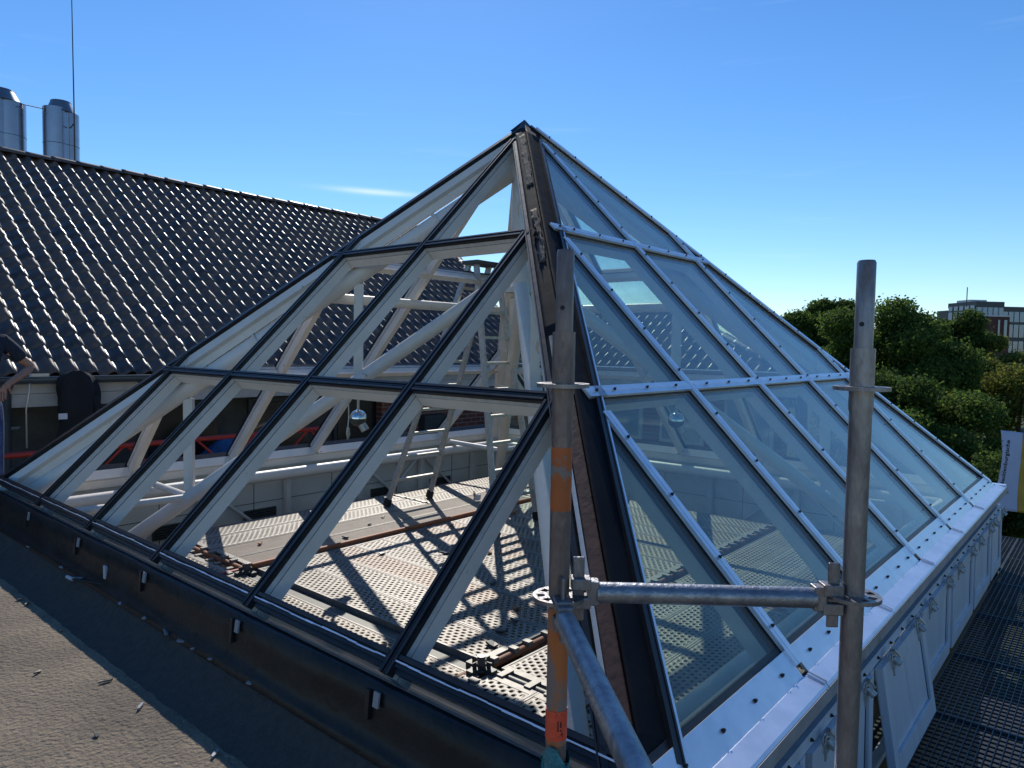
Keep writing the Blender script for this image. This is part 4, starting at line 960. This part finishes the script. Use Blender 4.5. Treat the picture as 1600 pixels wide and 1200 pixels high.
# ------------------------------------------------------------------ trees
import numpy as np
def tree(name, base, height, rad, m, seed, label, nleaf=26000, leaf=.16, lobes=24, squash=1.0):
    nleaf = int(nleaf*1.5); leaf *= .72
    rs = np.random.RandomState(seed); e_ = empty(name, base, label, 'tree', 'trees beyond the roof')
    base = Vector(base); cz = base.z+height-rad*squash*1.05
    L_ = []
    for i in range(lobes):
        th = rs.uniform(0, 2*np.pi); ph = np.arccos(rs.uniform(-.55, 1)); rr = rad*rs.uniform(.35, .88)
        L_.append((base.x+rr*np.sin(ph)*np.cos(th), base.y+rr*np.sin(ph)*np.sin(th), cz+rr*squash*np.cos(ph), rad*rs.uniform(.15, .36)))
    L_ = np.array(L_)
    idx = rs.choice(len(L_), nleaf, p=L_[:, 3]**2/np.sum(L_[:, 3]**2))
    dv = rs.normal(size=(nleaf, 3)); dv /= np.linalg.norm(dv, axis=1)[:, None]
    rr = L_[idx, 3]*(rs.uniform(0, 1, nleaf)**.28)*(1+.18*np.sin(dv[:, 0]*7+idx)*np.sin(dv[:, 2]*6+idx*2))*rs.uniform(.8, 1.14, nleaf)*np.where(rs.uniform(0, 1, nleaf) < .07, rs.uniform(1.0, 1.4, nleaf), 1)
    c_ = L_[idx, :3]+dv*rr[:, None]*np.array([1, 1, .85])
    # clumped twigs: shift groups together
    a = rs.normal(size=(nleaf, 3)); a += dv*1.0; a /= np.linalg.norm(a, axis=1)[:, None]
    t1 = np.cross(a, rs.normal(size=(nleaf, 3))); t1 /= np.linalg.norm(t1, axis=1)[:, None]; t2 = np.cross(a, t1)
    s1 = leaf*rs.uniform(.55, 1.25, nleaf)[:, None]
    vs = np.stack([c_-t1*s1*.5, c_+t2*s1*.32, c_+t1*s1*.5, c_-t2*s1*.32], 1).reshape(-1, 3)
    me = bpy.data.meshes.new('crown'); me.vertices.add(nleaf*4); me.vertices.foreach_set('co', vs.ravel())
    me.loops.add(nleaf*4); me.loops.foreach_set('vertex_index', np.arange(nleaf*4)); me.polygons.add(nleaf); me.polygons.foreach_set('loop_start', np.arange(nleaf)*4)
    me.update(); me.validate(); me.materials.append(M[m])
    o = bpy.data.objects.new('crown', me); col.objects.link(o); o.parent = e_; o.matrix_parent_inverse = Matrix.Translation(-base)
    b = MB(); b.tube([base, base+Vector((.1, .05, height*.3)), base+Vector((-.1, .1, height*.6)), base+Vector((0, 0, height*.82))], [rad*.09, rad*.07, rad*.045, rad*.015], 10)
    for i in range(0, lobes, 2): b.tube([base+Vector((0, 0, height*.35+ (i % 5)*.4)), Vector(L_[i, :3])*.5+(base+Vector((0, 0, height*.5)))*.5+Vector((0, 0, -.3)), L_[i, :3]], [rad*.035, rad*.02, rad*.006], 6)
    b.build('trunk', 'bark', e_)
def tree_at(u, vtop, t, rad, m, seed, label, name='oak_tree', **k):
    p = at(u, vtop, t); tree(name, (p.x, p.y, -9), p.z+9, rad, m, seed, label, **k)
tree_at(1310, 448, 34, 2.1, 'leafA', 1, 'dark rounded tree rising left of the right scaffold pole', nleaf=26000, leaf=.24)
tree_at(1268, 482, 33, 2.1, 'leafB', 31, 'lower green tree at the foot of the dark rounded one', nleaf=16000, leaf=.22)
tree_at(1232, 478, 55, 3.0, 'leafA', 2, 'small distant tree on the skyline just right of the pyramid', nleaf=8000, leaf=.3)
tree_at(1350, 480, 28, 2.7, 'leafB', 3, 'mid green tree directly behind the right scaffold pole', nleaf=26000, leaf=.19, name='maple_tree')
tree_at(1422, 460, 27, 2.6, 'leafB', 4, 'tall bushy green tree right of the scaffold pole', nleaf=36000, leaf=.19, name='maple_tree')
tree_at(1486, 476, 32, 1.9, 'leafA', 5, 'dark green tree overlapping the glass office building', nleaf=26000, leaf=.2)
tree_at(1543, 512, 30, 2.3, 'leafC', 6, 'yellowing tree in front of the brick facade at the right', nleaf=34000, leaf=.16, name='maple_tree')
tree_at(1602, 528, 27, 2.4, 'leafC', 7, 'yellow green tree at the right edge of the picture', nleaf=26000, leaf=.17, name='maple_tree')
tree_at(1470, 600, 19, 2.6, 'leafB', 8, 'near tree filling the space above the pyramid corner', nleaf=40000, leaf=.14, name='maple_tree')
tree_at(1565, 680, 16.5, 2.2, 'leafA', 9, 'dark near tree behind the white flag', nleaf=36000, leaf=.12)
tree_at(1390, 560, 20, 2.3, 'leafA', 12, 'dark tree just beyond the pyramid hip', nleaf=26000, leaf=.15)
tree_at(1640, 640, 18, 2.2, 'leafA', 13, 'shaded tree low at the right edge of the picture', nleaf=24000, leaf=.13)
# distant wooded ground line
rs = random.Random(4); b = MB()
for i in range(46):
    a = R(-14+i*1.1); dd = rs.uniform(150, 210); b.sphere((CAM.x+dd*math.cos(a), CAM.y+dd*math.sin(a), -9+rs.uniform(2, 4)), rs.uniform(4.5, 7), 10, 6)
tag(b.build('distant_woods', 'leafA'), kind='stuff')

# ------------------------------------------------------------------ far office building
ob = empty('office_building', at(1540, 560, 95), 'modern office building of dark glass with brick storey, beyond the trees', 'building')
D = 95; O = at(1522, 540, D); ax = (CR*1.0+_f*.10); ax.z = 0; ax.normalize(); ay = Vector((-ax.y, ax.x, 0)); upz = Vector((0, 0, 1)); PXM = D/FPX
if ay.dot(_f) < 0: ay = -ay
def obox(mb, x0, x1, y0, y1, z0, z1):       # x right, y away, z relative pixels at D from row 540, in photo pixels
    v = []
    for (x, y, z) in ((x0, y0, z0), (x1, y0, z0), (x1, y1, z0), (x0, y1, z0), (x0, y0, z1), (x1, y0, z1), (x1, y1, z1), (x0, y1, z1)):
        v.append(O+ax*(x*PXM)+ay*(y*PXM)+upz*(z*PXM))
    mb.add(v, [(0, 3, 2, 1), (4, 5, 6, 7), (0, 1, 5, 4), (1, 2, 6, 5), (2, 3, 7, 6), (3, 0, 4, 7)])
b = MB(); obox(b, 0, 46, 0, 60, -5, 61); b.build('glazed_block', 'extdark', ob)
b = MB(); obox(b, -.5, 47, -1, 61, 61, 69); b.build('roof', 'extdark', ob)
b = MB(); obox(b, 6, 34, 20, 50, 69, 73); obox(b, 14, 20, 10, 20, 69, 72); b.build('roof_plant', 'extlight', ob)
for i in range(5):
    b = MB(); obox(b, 1+i*9.1, 9+i*9.1, -1.2, -.2, 46, 60); wo = b.build('window', 'extlight', ob)
    b = MB(); obox(b, 1.6+i*9.1, 8.4+i*9.1, -1.8, -1.3, 46.5, 59.5); b.build('pane', 'extglass', wo)
for k_, (z0, z1) in enumerate(((62, 69), (42, 60))):
    for i in range(5):
        b = MB(); obox(b, -1.6, -.6, 2+i*12, 10+i*12, z0-6, z1-6); wo = b.build('window', 'extlight', ob)
b = MB(); obox(b, -13, 46, -14, -2, -40, 45); b.build('brick_storey', 'farbrick', ob)
b = MB(); obox(b, -13.5, 46.5, -14.5, -1.5, 45, 47); b.build('parapet', 'extlight', ob)
b = MB(); obox(b, 26, 29, -15.2, -14.2, 10, 40); obox(b, 36, 41, -15.2, -14.2, 14, 40); b.build('window', 'extglass', ob)
b = MB(); obox(b, 46.5, 130, 3, 150, -60, 62); b.build('dark_block', 'extdark', ob)
for i in range(8):
    for (z0, z1) in ((38, 54), (14, 34), (-10, 8)):
        b = MB(); obox(b, 48+i*9.5, 56+i*9.5, 1.8, 2.8, z0, z1); b.build('pane', 'extglass', ob)
b = MB(); p = O+ax*(-16*PXM)+upz*(60*PXM); b.tube([p, p+upz*2.6], .06, 6); b.build('antenna', 'darkwire', ob)

# ------------------------------------------------------------------ flag
fg = empty('banner_flag', at(1600, 720, 9.5), 'white banner flag with yellow stripe and vertical black lettering, beside the far corner', 'flag')
TF = 9.5; A0 = at(1564, 672, TF); fx = CR*1.0; fx.z = 0; fx.normalize(); fz = Vector((0, 0, 1)); pm = TF/FPX
def FP(x, z, lift=0):              # x, z in photo pixels right and down of the top left corner
    bow = -9*max(0, (z/125-.35))**1.4 if x < 1e-3 else 0
    xx = x; yy = math.sin(x*.07+z*.02)*.015+math.sin(z*.05)*.008
    return A0+fx*(xx*pm)-fz*(z*pm)+fx.cross(fz)*(yy+lift)
def edge(z):                       # left outline
    f = z/128; return 3*math.sin(f*3)-14*max(0, f-.35)
b = MB(); nx, nzz = 26, 26; vs = []
for j in range(nzz+1):
    z = 126*j/nzz
    for i in range(nx+1):
        x0 = edge(z); x = x0+(33-x0)*i/nx; vs.append(FP(x, z+x*.10))
b.add(vs, [(j*(nx+1)+i, j*(nx+1)+i+1, (j+1)*(nx+1)+i+1, (j+1)*(nx+1)+i) for j in range(nzz) for i in range(nx)], True)
o = b.build('cloth', 'flag', fg); o.modifiers.new('s', 'SOLIDIFY').thickness = .003
b = MB(); vs = []
for j in range(nzz+1):
    z = 126*j/nzz
    for i in range(nx+1): x = 33+42*i/nx; vs.append(FP(x, z+x*.10))
b.add(vs, [(j*(nx+1)+i, j*(nx+1)+i+1, (j+1)*(nx+1)+i+1, (j+1)*(nx+1)+i) for j in range(nzz) for i in range(nx)], True)
o = b.build('stripe', 'flagyellow', fg); o.modifiers.new('s', 'SOLIDIFY').thickness = .003
cv = bpy.data.curves.new('t', 'FONT'); cv.body = 'Mecklenburgische'; cv.size = 1; cv.align_x = 'LEFT'; cv.offset = .022; cv.resolution_u = 2
to = bpy.data.objects.new('t', cv); col.objects.link(to); dg = bpy.context.evaluated_depsgraph_get(); me = bpy.data.meshes.new_from_object(to.evaluated_get(dg)); bpy.data.objects.remove(to)
xs = [v.co.x for v in me.vertices]; Wt = max(xs)
for v in me.vertices:
    s_ = v.co.x/Wt; z = 88-s_*74; x = 13.5-v.co.y*8.5-(88-z)*.0+ (z < 88)*(1-z/88)*(-.5)
    lean = (1-s_)*-5.5+s_*0
    v.co = FP(x+lean, z+x*.1, .006)-Vector((0, 0, 0))
me.materials.append(M['ink']); lt = bpy.data.objects.new('lettering', me); col.objects.link(lt); lt.parent = fg; lt.matrix_parent_inverse = Matrix.Translation(-fg.location)
b = MB()
for i in range(9):
    z = 16+i*8.5; b.add([FP(1.6-i*.35, z, .006), FP(3.0-i*.35, z, .006), FP(3.0-i*.35, z+1.4, .006), FP(1.6-i*.35, z+1.4, .006)], [(0, 1, 2, 3)])
rnd = random.Random(6)
for i in range(10):                # triangular crest made of small dark and gold fields
    for j in range(-(9-i)//2, (9-i)//2+1):
        x = 1.5+i*1.7; z = 98+j*1.35; b.m = 0 if (i+j) % 3 else 1
        b.add([FP(x, z, .006), FP(x+1.3, z, .006), FP(x+1.3, z+1.1, .006), FP(x, z+1.1, .006)], [(0, 1, 2, 3)])
b.m = 0; b.build('emblem', ['ink', 'flagyellow'], fg)
b = MB(); pp = FP(76, 0); b.tube([(pp.x, pp.y, -9), (pp.x, pp.y, pp.z+.3)], .035, 10); b.build('flagpole', 'extlight', fg)

# ------------------------------------------------------------------ person at left edge
per = empty('person', (-.02, 6.60, -.25), 'person in navy t-shirt and jeans, hand on hip, cut by the left edge', 'person')
b = MB(); b.box((-1.6, 6.4, -.30), (.0, 7.0, -.25)); tag(b.build('scaffold_board', 'offcut'), 'timber board the person stands on behind the left corner', 'board')
def skin(name, pts, edges, m, sub=2, root=0):
    me = bpy.data.meshes.new(name); me.from_pydata([p[:3] for p in pts], edges, []); o = bpy.data.objects.new(name, me); col.objects.link(o)
    o.modifiers.new('skin', 'SKIN'); 
    for i, p in enumerate(pts):
        sv = me.skin_vertices[0].data[i]; rr = p[3]; sv.radius = rr if isinstance(rr, tuple) else (rr, rr); sv.use_root = (i == root)
    s_ = o.modifiers.new('sub', 'SUBSURF'); s_.levels = sub; s_.render_levels = sub
    me.materials.append(M[m]); o.parent = per
    for p_ in me.polygons: p_.use_smooth = True
    return o
# local frame: x = image right (perpendicular to view), y = away
PX = ray(-20, 600); PX.z = 0; PX.normalize(); per.rotation_euler.z = math.atan2(PX.y, PX.x)-math.pi/2
body = [(0, 0, .98, (.15, .11)), (0, 0, 1.18, (.14, .10)), (0, 0, 1.38, (.17, .11)), (0, 0, 1.50, (.10, .08)), (0, .0, 1.58, .055), (0, -.01, 1.68, (.075, .09)), (0, -.01, 1.78, (.075, .09)), (0, 0, 1.83, .05),
        (.19, 0, 1.44, .06), (.30, .02, 1.31, .048), (.405, .05, 1.225, .043), (.375, -.0, 1.19, .040), (.255, -.12, 1.10, .030), (.215, -.15, 1.07, .026),
        (-.19, 0, 1.46, .06), (-.25, 0, 1.18, .045), (-.26, -.08, .93, .033), (-.26, -.10, .87, .026),
        (.10, 0, .90, .095), (.11, -.02, .50, .06), (.11, 0, .10, .04), (.11, -.14, .04, .035), (-.10, 0, .90, .095), (-.11, -.02, .50, .06), (-.11, 0, .10, .04), (-.11, -.14, .04, .035)]
ed = [(0, 1), (1, 2), (2, 3), (3, 4), (4, 5), (5, 6), (6, 7), (2, 8), (8, 9), (9, 10), (10, 11), (11, 12), (12, 13), (2, 14), (14, 15), (15, 16), (16, 17), (0, 18), (18, 19), (19, 20), (20, 21), (0, 22), (22, 23), (23, 24), (24, 25)]
# hand: palm and fingers, grown from the wrist
palm = (.185, -.165, 1.035, (.036, .020))
b0 = len(body); body.append(palm); ed.append((13, b0))
fing = [((.155, -.150), .075), ((.168, -.160), .085), ((.182, -.172), .082), ((.198, -.182), .065)]
for i, ((fx_, fy_), ln) in enumerate(fing):
    k = len(body); kx = .150+i*.019; body += [(kx, fy_, 1.010, .0095), (kx-.006, fy_-.012, 1.010-ln*.5, .009), (kx-.004, fy_-.004, 1.010-ln, .0075)]; ed += [(b0, k), (k, k+1), (k+1, k+2)]
k = len(body); body += [(.225, -.160, 1.045, .012), (.240, -.150, 1.015, .010), (.242, -.148, .99, .008)]; ed += [(13, k), (k, k+1), (k+1, k+2)]
skin('body', body, ed, 'skin', 1)
skin('shirt', [(0, 0, .96, (.175, .13)), (0, 0, 1.18, (.165, .12)), (0, 0, 1.38, (.19, .13)), (0, 0, 1.49, (.11, .09)), (.20, 0, 1.44, .078), (.30, .02, 1.33, .068), (.345, .03, 1.285, .066), (-.20, 0, 1.46, .078), (-.245, 0, 1.24, .066)],
     [(0, 1), (1, 2), (2, 3), (2, 4), (4, 5), (5, 6), (2, 7), (7, 8)], 'shirt')
skin('jeans', [(0, 0, 1.02, (.165, .125)), (0, 0, .93, (.17, .13)), (.10, 0, .82, .11), (.115, -.02, .50, .08), (.12, 0, .12, .068), (-.10, 0, .82, .11), (-.115, -.02, .50, .08), (-.12, 0, .12, .068)], [(0, 1), (1, 2), (2, 3), (3, 4), (1, 5), (5, 6), (6, 7)], 'jeans', root=1)
b = MB(); b.sphere((0, .015, 1.76), .105, 16, 8, (.9, 1, 1.05), a1=math.pi*.55); o = b.build('hair', 'hair'); o.parent = per
b = MB(); b.sphere((.03, -.115, 1.735), .012, 8, 6); b.sphere((-.03, -.115, 1.735), .012, 8, 6); b.tube([(0, -.11, 1.74), (0, -.135, 1.70)], [.008, .014], 8); b.tube([(-.022, -.108, 1.665), (.022, -.108, 1.665)], .006, 6); o = b.build('face', 'skin'); o.parent = per
